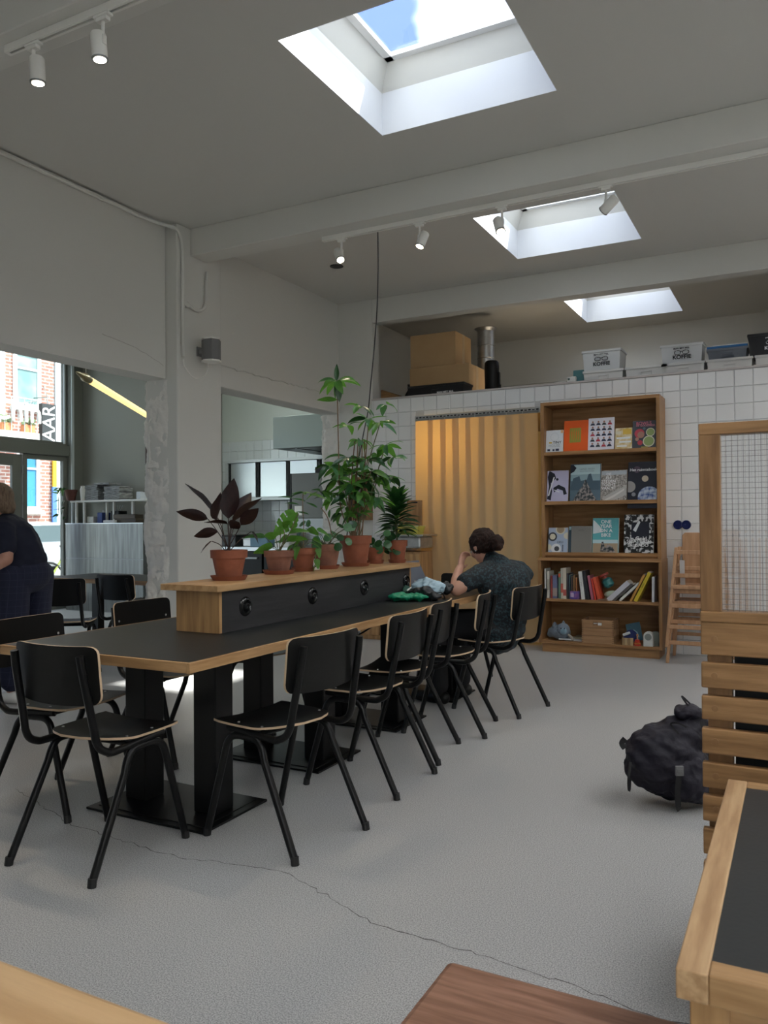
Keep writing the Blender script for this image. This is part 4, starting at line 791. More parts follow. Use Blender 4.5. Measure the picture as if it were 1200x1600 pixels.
# ---- high chairs (stacked)
def highchair(label, loc):
    t = thing('high_chair', label, 'high chair', loc, 0, 'stacked wooden high chairs'); t_ = lambda z, k: k * (.255 - .075 * z / .86)
    for sx in (-1, 1):
        for sy, top, base in ((-1, -.10, -.20), (1, .10, .22)):
            b = MB(); x0, x1 = sx * .255, sx * .18; p0, p1 = Vector((x0, base, 0)), Vector((x1, top, .86)); u = Vector((.013, 0, 0)); w = Vector((0, .017, 0))
            b.add([p0 - u - w, p0 + u - w, p0 + u + w, p0 - u + w, p1 - u - w, p1 + u - w, p1 + u + w, p1 - u + w], [(0, 3, 2, 1), (4, 5, 6, 7), (0, 1, 5, 4), (1, 2, 6, 5), (2, 3, 7, 6), (3, 0, 4, 7)]); b.build('leg', BEECH, t, bevel=.004)
    for z, nme in ((.16, 'rung'), (.34, 'rung'), (.50, 'rung'), (.60, 'seat_rail'), (.80, 'tray_bar')):
        w = .255 - .075 * z / .86; y = -.20 + .10 * z / .86
        b = MB(); b.box(-w, w, y - .022, y + .0, z, z + .035); b.build(nme, BEECH, t, bevel=.004)
        if z < .5 or z > .7: b = MB(); y2 = .22 - .12 * z / .86; b.box(-w, w, y2, y2 + .02, z + .03, z + .06); b.build(nme, BEECH, t, bevel=.004)
        if z > .45:
            for sx in (-1, 1): b = MB(); b.box(sx * w - .01, sx * w + .01, y, .1, z, z + .03); b.build('side_rail', BEECH, t, bevel=.003)
    b = MB(); b.box(-.18, .18, -.12, .12, .52, .535); b.build('seat', BEECH, t, bevel=.003)
    b = MB(); pl_ = [(-.155, .60), (.155, .60), (.155, .96), (.135, .985), (-.135, .985), (-.155, .96)]
    b.prism(pl_, -.012, 0, 0, Matrix.Translation((0, .10, 0)) @ Matrix.Rotation(PI / 2, 4, 'X')); b.build('back_board', BEECH, t, bevel=.003)
    b = MB(); b.box(-.15, -.11, -.13, -.125, .62, .75); b.build('safety_strap', cm('strap grey', (.45, .42, .4)), t)
    return t
h1 = highchair('beech high chair standing on the floor, lower of the stacked pair', (-.79, 7.50, 0)); copy_tree(h1, (-.80, 7.44, .16) if False else (-.79, 7.47, .14), 0, 'beech high chair stacked on top of the other one')
# ================================================================== PLANTS
def pot(t, r, h, m, saucer=True, sr=None):
    b = MB(); rb = r * .68; rim = h * .26
    b.lathe([(rb * .3, .012), (rb, .012), (r * .9, h - rim), (r, h - rim), (r * 1.02, h), (r * .90, h), (r * .88, h - .02), (r * .5, h - .02)], n=28, cap=True); b.build('pot', m, t, smooth=True)
    b = MB(); b.lathe([(.001, h - .018), (r * .5, h - .010), (r * .885, h - .018)], n=20, cap=False); b.build('soil', SOIL, t, smooth=True)
    if saucer:
        sr = sr or r * .92; b = MB(); b.lathe([(sr * .4, 0), (sr * .86, 0), (sr, .022), (sr * .95, .022), (sr * .84, .008), (sr * .3, .0079)], n=28); b.build('saucer', TERRA, t, smooth=True)
def leafmesh(L, Wd_, droop=.3, fold=.25, shape='lance', wave=0., seed=0):
    n, m = 9, 4; vs = []; fs = []
    for i in range(n + 1):
        t = i / n
        if shape == 'lance': w = math.sin(PI * t ** .8) ** .9
        elif shape == 'round': w = math.sqrt(max(0, 1 - (2 * t - 1) ** 2))
        elif shape == 'oval': w = math.sin(PI * t ** .9) ** .6
        elif shape == 'strap': w = min(1, 6 * t + .25) * (1 - t ** 3) ** .8
        elif shape == 'heart': w = min(1, (t + .02) * 5) ** .5 * (1 - t) ** .55 * 1.25
        else: w = math.sin(PI * t)
        a = -droop * t * t
        for j in range(m + 1):
            u = j / m * 2 - 1
            vs.append((u * w * Wd_ / 2, L * t * math.cos(a * .6), L * a * .5 + abs(u) * w * Wd_ * .5 * fold + wave * math.sin(t * 14 + seed) * abs(u) * Wd_))
    for i in range(n):
        for j in range(m): a = i * (m + 1) + j; fs.append((a, a + 1, a + m + 2, a + m + 1))
    return vs, fs
LC = {}
def leaf(t, p, d, L, Wd_, m, shape='lance', droop=.3, roll=0., up=(0, 0, 1), fold=.25, wave=0.):
    k = (shape, round(droop, 1), m.name, round(Wd_ / L, 1), wave)
    if k not in LC:
        b = MB(); v, f = leafmesh(1, round(Wd_ / L, 1) if round(Wd_ / L, 1) else .1, round(droop, 1), fold, shape, wave); b.add(v, f); o = b.build('leaf', m, t, smooth=True); LC[k] = o.data
    else: o = bpy.data.objects.new('leaf', LC[k]); COL.objects.link(o); o.parent = t
    y = Vector(d).normalized(); x = y.cross(Vector(up))
    if x.length < .05: x = Vector((1, 0, 0))
    x.normalize(); z = x.cross(y); mt = Matrix((x, y, z)).transposed() @ Matrix.Rotation(roll, 3, 'Y')
    mt = mt.to_4x4() @ Matrix.Diagonal((L, L, L, 1)); mt.translation = Vector(p); o.matrix_local = mt; return o
R3 = Vector((.887, .4625, 0)); F3 = Vector((-.4625, .887, 0)); Z3 = Vector((0, 0, 1))
def at(u, z, d=0): return R3 * u + F3 * d + Z3 * z      # right, up, away from the window side of the plant
def stem(t, pts, r, m=STEM, name='stem'):
    b = MB(); b.tube(smoothpath(pts, 5), r, 6); return b.build(name, m, t, smooth=True)
ZT = .9705; GP = 'potted plants on the planter ledge'
def plant(name, label, x, y, r, h, m=TERRA, sr=None):
    t = thing(name, label, 'plant', (x, y, ZT), 0, GP); pot(t, r, h, m, True, sr); return t
random.seed(21)
# 1 dark prayer plant
t = plant('prayer_plant', 'burgundy leaved plant in terracotta pot at the left end of the planter', -2.46, 3.09, .088, .145, sr=.090)
k_ = 1 / 320.
for (bx, bz, tx, tz, w, dd, rl) in [(-18, 50, -64, 108, .085, .02, .5), (0, 48, 8, 112, .11, -.02, -.5), (-16, 46, -10, 90, .10, -.07, .9), (4, 42, 46, 84, .10, .03, -.4), (8, 48, 30, 92, .085, .06, .8), (-30, 48, -76, 62, .06, -.05, 1.1), (-14, 28, -48, 24, .06, -.08, 1.0), (2, 40, -30, 46, .06, -.09, .3), (4, 34, 22, 44, .06, -.06, -.8), (-24, 14, -40, -2, .05, -.06, .4), (20, 38, 50, 66, .07, -.05, -.9), (34, 28, 46, 10, .085, .02, .2)]:
    p0 = at(bx * k_, .145 + bz * k_, dd * .6); p1 = at(tx * k_, .145 + tz * k_, dd * 1.3); L = (p1 - p0).length
    leaf(t, p0, p1 - p0, L, w, LEAFB, 'lance', .2, rl, wave=.02); stem(t, [at(random.uniform(-.02, .02), .13), at(bx * k_ * .5, .145 + bz * k_ * .55, dd * .3), p0], .0022, mat('dark petiole', (.05, .03, .025), .6) if bx == -18 else bpy.data.materials['dark petiole'], 'petiole')
# 2 monstera cuttings
t = plant('monstera', 'split leaf monstera in weathered terracotta pot, second on the planter', -2.49, 3.55, .080, .125, TERRAW, sr=.088); k_ = 1 / 284.
def split_leaf(p, d, L, m, roll):
    outl = []; N = 10
    for sgn in (1, -1):
        rng = range(N) if sgn == 1 else range(N - 1, -1, -1)
        for i in rng:
            tt = i / N; w = .42 * math.sin(PI * min(1, tt ** .7 * .96 + .03)) ** .7
            if sgn == 1: outl += [(w, tt), (w * .98, tt + .055)] + ([(w * .38, tt + .05), (w * .38, tt + .085)] if 2 <= i <= 7 and i % 2 == 0 else [])
            else: outl += ([(-w * .38, tt + .085), (-w * .38, tt + .05)] if 2 <= i <= 7 and i % 2 == 1 else []) + [(-w * .98, tt + .055), (-w, tt)]
        if sgn == 1: outl.append((0, 1.08))
    vs = [(x, y, .10 * abs(x) - .12 * y * y) for x, y in outl]
    b = MB(); b.add(vs, [list(range(len(vs)))]); o = b.build('leaf', m, t)
    y = Vector(d).normalized(); x = y.cross(Z3).normalized(); z = x.cross(y); mt = (Matrix((x, y, z)).transposed() @ Matrix.Rotation(roll, 3, 'Y')).to_4x4() @ Matrix.Diagonal((L, L, L, 1)); mt.translation = Vector(p); o.matrix_local = mt
split_leaf(at(30 * k_, .125 + 45 * k_ + .04), at(-55 * k_, -42 * k_, -.06), .17, LEAFM, .9)
stem(t, [at(0, .11), at(18 * k_, .125 + 30 * k_), at(30 * k_, .125 + 45 * k_ + .04)], .003)
for (tx, tz, L, w, rl) in [(-20, 2, .10, .06, .8), (-42, 22, .12, .05, .6), (10, 38, .08, .05, -.6), (26, 16, .12, .05, -.8), (-10, 20, .1, .05, .9), (34, 30, .11, .05, .5), (-34, -4, .08, .05, .9)]:
    p0 = at(tx * k_ * .5, .125 + tz * k_ * .8 + .01, random.uniform(-.05, .02)); leaf(t, p0, at(tx * k_, tz * k_ * .25 + .005, random.uniform(-.05, .02)), L, w, random.choice([LEAF, LEAFM, LEAFP]), 'heart', .5, rl); stem(t, [at(random.uniform(-.02, .02), .11), p0 * .6 + at(0, .05), p0], .002, STEM, 'petiole')
stem(t, [at(.0, .11), at(.03, .2), at(.02, .27, .02), at(.05, .33)], .002, CANE)
# 3 pothos with thin moss stick
t = plant('pothos', 'trailing pothos with one tall bare stem, third pot on the planter', -2.50, 3.80, .075, .13); k_ = 1 / 270.
stem(t, [at(0, .11), at(.005, .25), at(.0, .38), at(.002, .44)], .0022, CANE)
for (a, L) in ((-2.7, .075), (-1.2, .06), (.2, .075), (1.4, .05), (2.6, .06)): leaf(t, at(.0, .44), at(math.cos(a), .15, math.sin(a)), L, .035, LEAF, 'heart', .6, .2)
leaf(t, at(.0, .44), at(-1, -.1, -.3), .085, .045, LEAFP, 'heart', .6, .3); leaf(t, at(.04, .43), at(1, -.05, -.4), .11, .04, LEAF, 'heart', .5, .3)
for k in range(17):
    a = random.uniform(0, 6.28); r0 = random.uniform(.02, .10); z0 = .13 + random.uniform(.01, .13); p0 = at(math.cos(a) * r0, z0, math.sin(a) * r0 * .7)
    leaf(t, p0, at(math.cos(a), random.uniform(-.8, .2), math.sin(a) * .6), random.uniform(.06, .10), .045, random.choice([LEAF, LEAFM, LEAF, LEAFP]), 'heart', .5, random.uniform(-.8, .8))
    if k % 2: stem(t, [at(0, .11), p0 * .5 + at(0, .09), p0], .0016, STEM, 'petiole')
for k in range(4): leaf(t, at(.085 - .004 * k, .13 - .03 * k, -.04), at(.3 * (-1) ** k, -1, -.2), .06, .035, LEAFM, 'heart', .4, .5)
# 4 pilea A
def pilea(t, h, spread, n, z1, seed, bias=0):
    random.seed(seed)
    for k in range(n):
        a = 2 * PI * k / n + random.uniform(-.3, .3); r0 = spread * random.uniform(.45, 1); z = h + random.uniform(-.02, z1); p0 = at(math.cos(a) * r0 + bias * r0, z, math.sin(a) * r0 * .8)
        stem(t, [at(random.uniform(-.01, .01), h - .02), p0 * .45 + at(0, h * .5 + .02), p0], .0014, STEM, 'petiole'); s_ = random.uniform(.045, .062)
        nrm = Vector((math.cos(a) * .7 + .3, math.sin(a) - .9, random.uniform(.3, 1))).normalized(); d = nrm.cross(Vector((random.uniform(-1, 1), .2, .3))).normalized()
        leaf(t, p0 - d * s_ * .5, d, s_, s_, LEAFP if k % 3 else LEAFD, 'round', .2, 0, nrm, fold=-.12)
t = plant('pilea', 'round leaved pilea in stained terracotta pot left of the tall plant', -2.50, 4.05, .087, .145, TERRAW, sr=.080); pilea(t, .145, .17, 22, .13, 4)
stem(t, [at(.02, .13), at(.03, .2), at(.01, .3), at(-.03, .36)], .003, CANE)
for (u, z) in ((-.05, .36), (-.10, .32), (.03, .40), (-.12, .40), (.02, .30), (-.16, .38), (-.20, .42)): leaf(t, at(u, z), at(u - .02, .05, -.05), .09, .02, LEAFP, 'lance', .4, .5)
# 5 tall plant
t = plant('tall_umbrella_plant', 'tall leafy plant with long thin canes in the largest terracotta pot', -2.47, 4.35, .100, .19, sr=.092); k_ = 1 / 251.
def whorl(px, py, n, L=.15, w=.04, dd=0., tilt=.0, m=None, seed=0):
    c = at((px - 540) * k_, .19 + (835 - py) * k_, dd); off = random.uniform(0, 6)
    for k in range(n):
        a = off + 2 * PI * k / n; e = random.uniform(-.55, .45) + tilt
        leaf(t, c + at(math.cos(a) * .012, 0, math.sin(a) * .012), at(math.cos(a), e, math.sin(a)), L * random.uniform(.75, 1.1), w, m or random.choice([LEAF, LEAF, LEAFD, LEAFM, LEAFP]), 'lance', random.choice([.4, .7, 1.0]), random.uniform(-.7, .7))
    return c
random.seed(9)
c = whorl(512, 592, 9, .17, .048, tilt=-.1); leaf(t, c, at(.02, 1, 0), .11, .035, LEAFD, 'lance', .1, .4); leaf(t, c, at(-.1, -1, -.1), .12, .05, LEAF, 'lance', .1, .4); leaf(t, c, at(.15, -1, -.2), .14, .05, LEAFD, 'lance', .1, .2)
stem(t, [at(-.02, .17), at(-.09, .36), at(-.10, .60), at(-.105, .9), at(-.108, 1.10), c], .0035, CANE, 'cane'); leaf(t, at(-.108, 1.04), at(-1, .05, 0), .13, .04, LEAFM, 'lance', .2, .8)
for (px, py, n, dd, L) in [(562, 652, 7, .0, .13), (580, 660, 6, -.05, .12), (548, 630, 4, .03, .11), (590, 628, 3, .05, .09), (528, 660, 3, .05, .10), (548, 684, 6, .04, .13), (588, 694, 6, -.03, .12), (575, 705, 5, .08, .12), (530, 712, 6, .03, .14), (560, 716, 8, -.02, .15), (600, 712, 4, .04, .12), (540, 738, 8, .05, .15), (512, 748, 7, -.03, .14), (558, 752, 8, .0, .15), (578, 742, 6, .06, .14), (500, 725, 4, .0, .12), (530, 772, 7, -.05, .14), (556, 780, 7, .03, .14), (505, 775, 5, .04, .13), (545, 800, 5, -.03, .12), (520, 800, 5, .0, .12), (595, 745, 4, -.02, .12), (487, 765, 4, .0, .12), (535, 755, 8, -.06, .15), (565, 735, 8, -.06, .15), (515, 728, 6, .05, .14), (548, 768, 7, -.07, .14), (575, 775, 5, .05, .13), (525, 790, 6, .04, .13)]:
    c = whorl(px, py, n + 1, L, .042, dd)
    if n > 5: stem(t, [at(random.uniform(-.04, .04), .17), c * .5 + at(random.uniform(-.02, .02), .12), c], .003, CANE if n > 6 else STEM, 'cane')
for dx in (-.02, .0, .025, .04): stem(t, [at(dx, .17), at(dx * 1.4, .4), at(dx * 1.3 + .01, .62), at(dx + .02, .78)], .0035, CANE, 'cane')
# 6 small pilea B
t = plant('small_pilea', 'small round leaved pilea in the small pot right of tall plant', -2.50, 4.66, .062, .105, sr=.062); pilea(t, .105, .12, 22, .10, 12); pilea(t, .06, .13, 5, .03, 5, .3)
# 7 dracaena
t = plant('dracaena', 'compact dark green dracaena in the right end terracotta pot', -2.465, 4.72, .070, .135, sr=.066) if False else plant('dracaena', 'compact dark green dracaena in the right end terracotta pot', -2.40, 4.79, .068, .15, sr=.062)
random.seed(31); stem(t, [at(0, .13), at(-.005, .25), at(0, .42)], .007, STEM, 'cane')
for k in range(88):
    z = .19 + .25 * (k / 88) ; a = k * 2.4; up = .15 + 1.3 * (k / 88) ** 1.5; L = .155 - .03 * (k / 88)
    leaf(t, at(math.cos(a) * .006, z, math.sin(a) * .006), at(math.cos(a), up, math.sin(a)), L * random.uniform(.9, 1.15), .050, LEAFD if k % 9 else LEAF, 'lance', .7 if k < 40 else .4, random.uniform(-.3, .3), fold=.5)
# little trailing plant on the counter comes later
# ================================================================== TABLE ITEMS
def finalize(o):
    dg = bpy.context.evaluated_depsgraph_get(); me = bpy.data.meshes.new_from_object(o.evaluated_get(dg)); old = o.data; o.modifiers.clear(); o.data = me; return o
def remeshed(name, mb, m, parent, voxel=.009, sm=6, disp=None, keep=None):
    o = mb.build(name, m, None); r = o.modifiers.new('r', 'REMESH'); r.mode = 'VOXEL'; r.voxel_size = voxel; r.use_smooth_shade = True
    if sm: s_ = o.modifiers.new('s', 'SMOOTH'); s_.iterations = sm; s_.factor = .5
    finalize(o)
    if disp:
        n = o.data.vertices; nr = [v.normal.copy() for v in n]
        for v, q in zip(n, nr): v.co += q * disp(v.co)
    o.data.materials.clear(); o.data.materials.append(m); o.data.polygons.foreach_set('use_smooth', [True] * len(o.data.polygons)); o.data.update(); o.parent = parent; return o
t = thing('jacket', 'green, pale blue and black rain jacket crumpled on the table', 'jacket', (-2.14, 4.55, .7515))
GJ = mat('green nylon', (.01, .22, .11), .4, bump=.3, bump_s=9); BJ = mat('pale blue nylon', (.33, .45, .52), .45, bump=.3, bump_s=9); KJ = mat('black nylon', (.012, .014, .015), .4, bump=.3, bump_s=9)
fold = lambda s, a: (lambda co: a * (noise.noise(co * s) + .5 * noise.noise(co * s * 2.3)) - .8 * a * abs(noise.noise(Vector((co.x * s * 1.2, co.y * s * .6, co.z * s * 2)))))
b = MB(); b.ball((-.07, -.10, .028), .06, 16, sc=(1.35, 1.1, .45)); b.ball((.02, -.05, .026), .055, 16, sc=(1.5, 1.1, .45)); remeshed('green_sleeve', b, GJ, t, .006, 4, fold(22, .012))
b = MB(); b.ball((.02, .03, .045), .07, 16, sc=(1.5, .7, .6)); b.ball((.10, .0, .03), .05, 14, sc=(1.3, .8, .6)); remeshed('black_panel', b, KJ, t, .006, 4, fold(20, .014))
b = MB(); b.ball((.0, .16, .07), .07, 16, sc=(1.7, 1.0, .85)); b.ball((.05, .10, .07), .045, 14, sc=(1.6, .9, .8)); remeshed('blue_panel', b, BJ, t, .006, 4, fold(20, .014))
b = MB(); b.ball((-.05, .24, .065), .06, 14, sc=(1.3, 1, .85)); b.ball((.10, .22, .06), .05, 14, sc=(1.1, 1, .9)); remeshed('dark_hood', b, KJ, t, .006, 4, fold(24, .014))
b = MB(); b.tube(smoothpath([(.10, .0, .04), (.15, .03, .05), (.16, .06, .01), (.13, .10, .004)]), .004, 6); b.build('strap', KJ, t)
e = thing('camera_bag', 'small green and grey bundle by the planter, behind the jacket', 'bag', (-2.285, 4.70, .7515)); b = MB(); b.ball((0, 0, .04), .04, 14, sc=(.8, 1.4, .9)); b.ball((.01, .08, .045), .035, 12); remeshed('body', b, mat('dark green grey cloth', (.03, .09, .06), .7), e, .006, 3, fold(30, .01)); b = MB(); b.tube(smoothpath([(.03, -.06, .05), (.05, 0, .075), (.04, .07, .06)]), .005, 6); b.build('strap', WHITEP, e)
e = thing('coffee_cup', 'white coffee cup standing on the table behind the jacket', 'cup', (-2.52, 5.30, .7515)); b = MB(); b.lathe([(.02, 0), (.028, .004), (.042, .062), (.039, .062), (.026, .01), (.001, .008)], n=24, cap=False); b.build('bowl', WHITEP, e, smooth=True); b = MB(); b.tube(smoothpath([(.038, 0, .05), (.06, 0, .045), (.055, 0, .02), (.032, 0, .015)]), .004, 6); b.build('handle', WHITEP, e, smooth=True)
e = thing('laptop', 'open grey laptop at the far end of the planter', 'laptop', (-2.46, 5.22, .7515)); b = MB(); b.box(-.02, .28 - .1, -.02, .25, 0, .014); b.build('base', STEELD, e, bevel=.003)
b = MB(); b.add([(-.06, -.02, .012), (-.02, -.02, .012), (-.02, .26, .012), (-.06, .26, .012), (-.11, -.02, .20), (-.105, -.02, .20), (-.105, .26, .20), (-.11, .26, .20)], [(0, 3, 2, 1), (4, 5, 6, 7), (0, 1, 5, 4), (1, 2, 6, 5), (2, 3, 7, 6), (3, 0, 4, 7)]); b.build('screen_lid', mat('laptop lid', (.14, .16, .20), .35, .3), e, bevel=.003)
e = thing('paper_sheet', 'white paper lying in front of the seated woman', 'paper', (-2.22, 5.22, .7515)); e.rotation_euler = (0, 0, .4); b = MB(); b.box(-.1, .1, -.14, .14, 0, .003); b.build('sheet', WHITEP, e)
# ================================================================== PEOPLE
def V(*a): return Vector(a)
def limb(b, pts, rs, n=14, sub=3):
    P = smoothpath(pts, sub) if len(pts) > 2 else [Vector(pts[0]).lerp(Vector(pts[1]), i / 6) for i in range(7)]
    m = len(P); R = []
    for i in range(m):
        q = i / (m - 1) * (len(rs) - 1); k = min(int(q), len(rs) - 2); R.append(rs[k] + (rs[k + 1] - rs[k]) * (q - k))
    b.tube(P, R, n); b.ball(P[0], R[0], n); b.ball(P[-1], R[-1], n)
def hand(b, w, d, nrm, s=1., curl=.5, side=1):
    d = Vector(d).normalized(); nrm = Vector(nrm).normalized(); a = d.cross(nrm).normalized(); w = Vector(w)
    mt = Matrix((a, d, nrm)).transposed().to_4x4()
    b.ball(w + d * .045 * s, .045 * s, 14, sc=(.9, 1.1, .38), mtx=mt.to_3x3().to_4x4())
    for k, L in enumerate((.062, .072, .067, .052)):
        base = w + d * .085 * s + a * (.028 - .019 * k) * s * side; c = curl
        p1 = base + d * L * .45 * s - nrm * c * .012 * s; p2 = p1 + (d * (1 - c * .6) - nrm * c).normalized() * L * .32 * s; p3 = p2 + (d * (1 - c * 1.3) - nrm * c * 1.3).normalized() * L * .28 * s
        b.tube([base - d * .02 * s, base, p1, p2, p3], [.010 * s, .0095 * s, .0088 * s, .0082 * s, .0065 * s], 8); b.ball(p3, .0068 * s, 8)
    base = w + d * .025 * s + a * .032 * s * side; p1 = base + (d * .5 + a * side * .8).normalized() * .032 * s; p2 = p1 + (d * .9 + a * side * .3 - nrm * .3).normalized() * .028 * s
    b.tube([base, p1, p2], [.013 * s, .0105 * s, .008 * s], 8); b.ball(p2, .008 * s, 8)
def head(b, c, f, up, s=1.):
    f = Vector(f).normalized(); up = Vector(up); up = (up - f * up.dot(f)).normalized(); r = f.cross(up); mt = Matrix((r, f, up)).transposed().to_4x4(); c = Vector(c)
    q = lambda x, y, z: c + r * x * s + f * y * s + up * z * s
    b.ball(q(0, -.01, .025), .09 * s, 20, sc=(.86, 1.05, 1.0), mtx=mt); b.ball(q(0, .025, -.045), .062 * s, 16, sc=(.88, 1.0, 1.1), mtx=mt); b.ball(q(0, .05, -.095), .026 * s, 12, sc=(1.1, .9, .8), mtx=mt)
    b.tube([q(0, .088, .015), q(0, .106, -.022), q(0, .095, -.032)], [.009 * s, .014 * s, .012 * s], 10)
    for sx in (-1, 1):
        b.ball(q(.078 * sx, -.012, -.008), .03 * s, 12, sc=(.28, .6, 1.0), mtx=mt); b.ball(q(.034 * sx, .068, -.018), .024 * s, 10, mtx=mt); b.ball(q(.032 * sx, .076, .026), .019 * s, 10, sc=(1.3, .7, .5), mtx=mt)
    b.ball(q(0, .082, -.058), .018 * s, 10, sc=(1.3, .6, .35), mtx=mt); b.ball(q(0, .08, -.07), .016 * s, 10, sc=(1.2, .6, .4), mtx=mt)
    return q, mt
def eyes(q, mt, parent, s=1.):
    b = MB()
    for sx in (-1, 1): b.ball(q(.032 * sx, .084, .012), .0115 * s, 10, mtx=mt)
    e_ = b.build('eyes', mat('eye white', (.6, .58, .55), .2), parent, smooth=True); b = MB()
    for sx in (-1, 1): b.ball(q(.032 * sx, .0925, .011), .0055 * s, 8, mtx=mt)
    b.build('iris', INK, e_)
HAIR = mat('dark auburn hair', (.008, .004, .003), .6, spec=.25, noise_s=6, col2=(.030, .011, .007), stretch=(30, 30, 3), bump=.5, bump_s=8); HAIR2 = mat('ash brown hair', (.12, .075, .045), .55, noise_s=5, col2=(.20, .135, .085), stretch=(25, 25, 2), bump=.5, bump_s=6)
# seated woman
pr = thing('person', 'woman with dark hair bun seated at the far end in a speckled dark shirt', 'person', (0, 0, 0))
hs = V(-.86, .50, 0); b = MB()
limb(b, [(-1.80, 5.09, .55), (-1.755, 5.11, .70), (-1.77, 5.12, .85), (-1.84, 5.14, .95)], [.10, .09, .085, .06]); b.ball((-1.79, 5.10, .56), .12, 16, sc=(1, 1.1, .8))
limb(b, [(-1.84, 5.14, .94), (-1.90, 5.17, 1.02)], [.055, .05])
limb(b, [(-1.87, 4.96, .885), (-1.935, 4.85, .84), (-1.985, 4.81, .800)], [.055, .048, .042]); limb(b, [(-1.985, 4.81, .800), (-2.02, 4.90, .86), (-2.03, 4.985, .93)], [.042, .036, .027])
limb(b, [(-1.70, 5.30, .885), (-1.85, 5.38, .82), (-1.98, 5.36, .800)], [.055, .048, .042]); limb(b, [(-1.98, 5.36, .800), (-2.10, 5.28, .797), (-2.17, 5.22, .792)], [.042, .034, .027])
hand(b, (-2.03, 4.985, .93), (.02, .5, .8), (-.9, .2, .1), .95, .8, -1); hand(b, (-2.17, 5.22, .790), (-1, -.1, -.05), (0, 0, 1), .95, .35, 1)
for (h_, k_, a_, tip) in (((-1.86, 5.00), (-2.24, 5.05), (-2.20, 5.02), (-2.36, 5.06)), ((-1.80, 5.20), (-2.20, 5.36), (-2.16, 5.33), (-2.32, 5.38))):
    limb(b, [(h_[0], h_[1], .55), (k_[0], k_[1], .53)], [.085, .062]); limb(b, [(k_[0], k_[1], .53), ((k_[0] + a_[0]) / 2, (k_[1] + a_[1]) / 2, .32), (a_[0], a_[1], .085)], [.058, .052, .036]); limb(b, [(a_[0], a_[1], .05), (tip[0], tip[1], .035)], [.036, .028])
q, mt = head(b, (-1.935, 5.165, 1.065), (-.72, .42, -.5), (-.3, .15, 1), 1.0)
remeshed('body', b, SKIN, pr, .007, 5); eyes(q, mt, pr)
SH = mat('dark speckled shirt', (.006, .008, .011), .75, noise_s=68, col2=(.018, .042, .052), ramp=(.52, .57), detail=1)
b = MB(); limb(b, [(-1.80, 5.08, .50), (-1.755, 5.10, .66), (-1.765, 5.12, .82), (-1.82, 5.13, .92)], [.15, .145, .15, .11]); mt2 = Matrix.Rotation(math.atan2(.36, .17) , 4, 'Z')
b.ball((-1.765, 5.12, .83), .17, 20, sc=(1.28, .86, .88), mtx=mt2); b.ball((-1.775, 5.11, .62), .17, 20, sc=(1.05, .95, 1.0), mtx=mt2); b.ball((-1.80, 5.10, .52), .18, 18, sc=(1.05, .98, .42), mtx=mt2)
limb(b, [(-1.83, 5.06, .90), (-1.88, 4.95, .885), (-1.935, 4.86, .845)], [.085, .078, .066]); limb(b, [(-1.76, 5.22, .90), (-1.70, 5.31, .885), (-1.83, 5.37, .83)], [.085, .076, .064]); limb(b, [(-1.82, 5.13, .94), (-1.87, 5.155, .985)], [.075, .062])
remeshed('shirt', b, SH, pr, .008, 5, fold(9, .008))
b = MB()
for (h_, k_, a_) in (((-1.86, 5.00), (-2.24, 5.05), (-2.20, 5.02)), ((-1.80, 5.20), (-2.20, 5.36), (-2.16, 5.33))):
    limb(b, [(h_[0], h_[1], .55), (k_[0], k_[1], .535)], [.105, .078]); limb(b, [(k_[0], k_[1], .53), ((k_[0] + a_[0]) / 2, (k_[1] + a_[1]) / 2, .3), (a_[0], a_[1], .12)], [.075, .07, .062])
b.ball((-1.82, 5.10, .535), .15, 16, sc=(1.1, 1.15, .5)); remeshed('trousers', b, mat('black trousers', (.008, .008, .009), .8), pr, .010, 5)
for (a_, tip) in (((-2.20, 5.02), (-2.38, 5.065)), ((-2.16, 5.33), (-2.34, 5.385))):
    b = MB(); limb(b, [(a_[0] + .03, a_[1], .045), (tip[0], tip[1], .038)], [.045, .036]); b.ball((a_[0], a_[1], .07), .045, 12); remeshed('shoe', b, BLACKPLY, pr, .008, 3)
b = MB(); b.ball(q(0, -.022, .03), .098, 20, sc=(.93, 1.03, 1.0), mtx=mt); b.ball(q(0, -.075, -.02), .06, 14, sc=(1, .8, .9), mtx=mt); b.ball((-1.805, 5.075, 1.105), .05, 14, sc=(1.1, 1, 1)); b.ball((-1.79, 5.06, 1.08), .036, 12)
o = remeshed('hair', b, HAIR, pr, .006, 2, lambda co: .006 * noise.noise(co * 60) + .004 * noise.noise(co * 25))
b = MB(); rr = random.Random(4)
for k in range(26):
    a = Vector((rr.uniform(-1, 1), rr.uniform(-1, 1), rr.uniform(-.6, 1))).normalized(); p0 = Vector((-1.805, 5.075, 1.10)) + a * .038
    b.tube(smoothpath([p0, p0 + a * .012 + Vector((0, 0, .006)), p0 + a * .018 + Vector((rr.uniform(-.02, .02), rr.uniform(-.02, .02), -.004))], 3), .0009, 4)
o2 = b.build('loose_strands', HAIR, o); o2['kind'] = 'stuff'
b = MB(); b.ball((q(-.083, -.012, -.03)), .006, 8); b.build('earring', STEEL, pr)
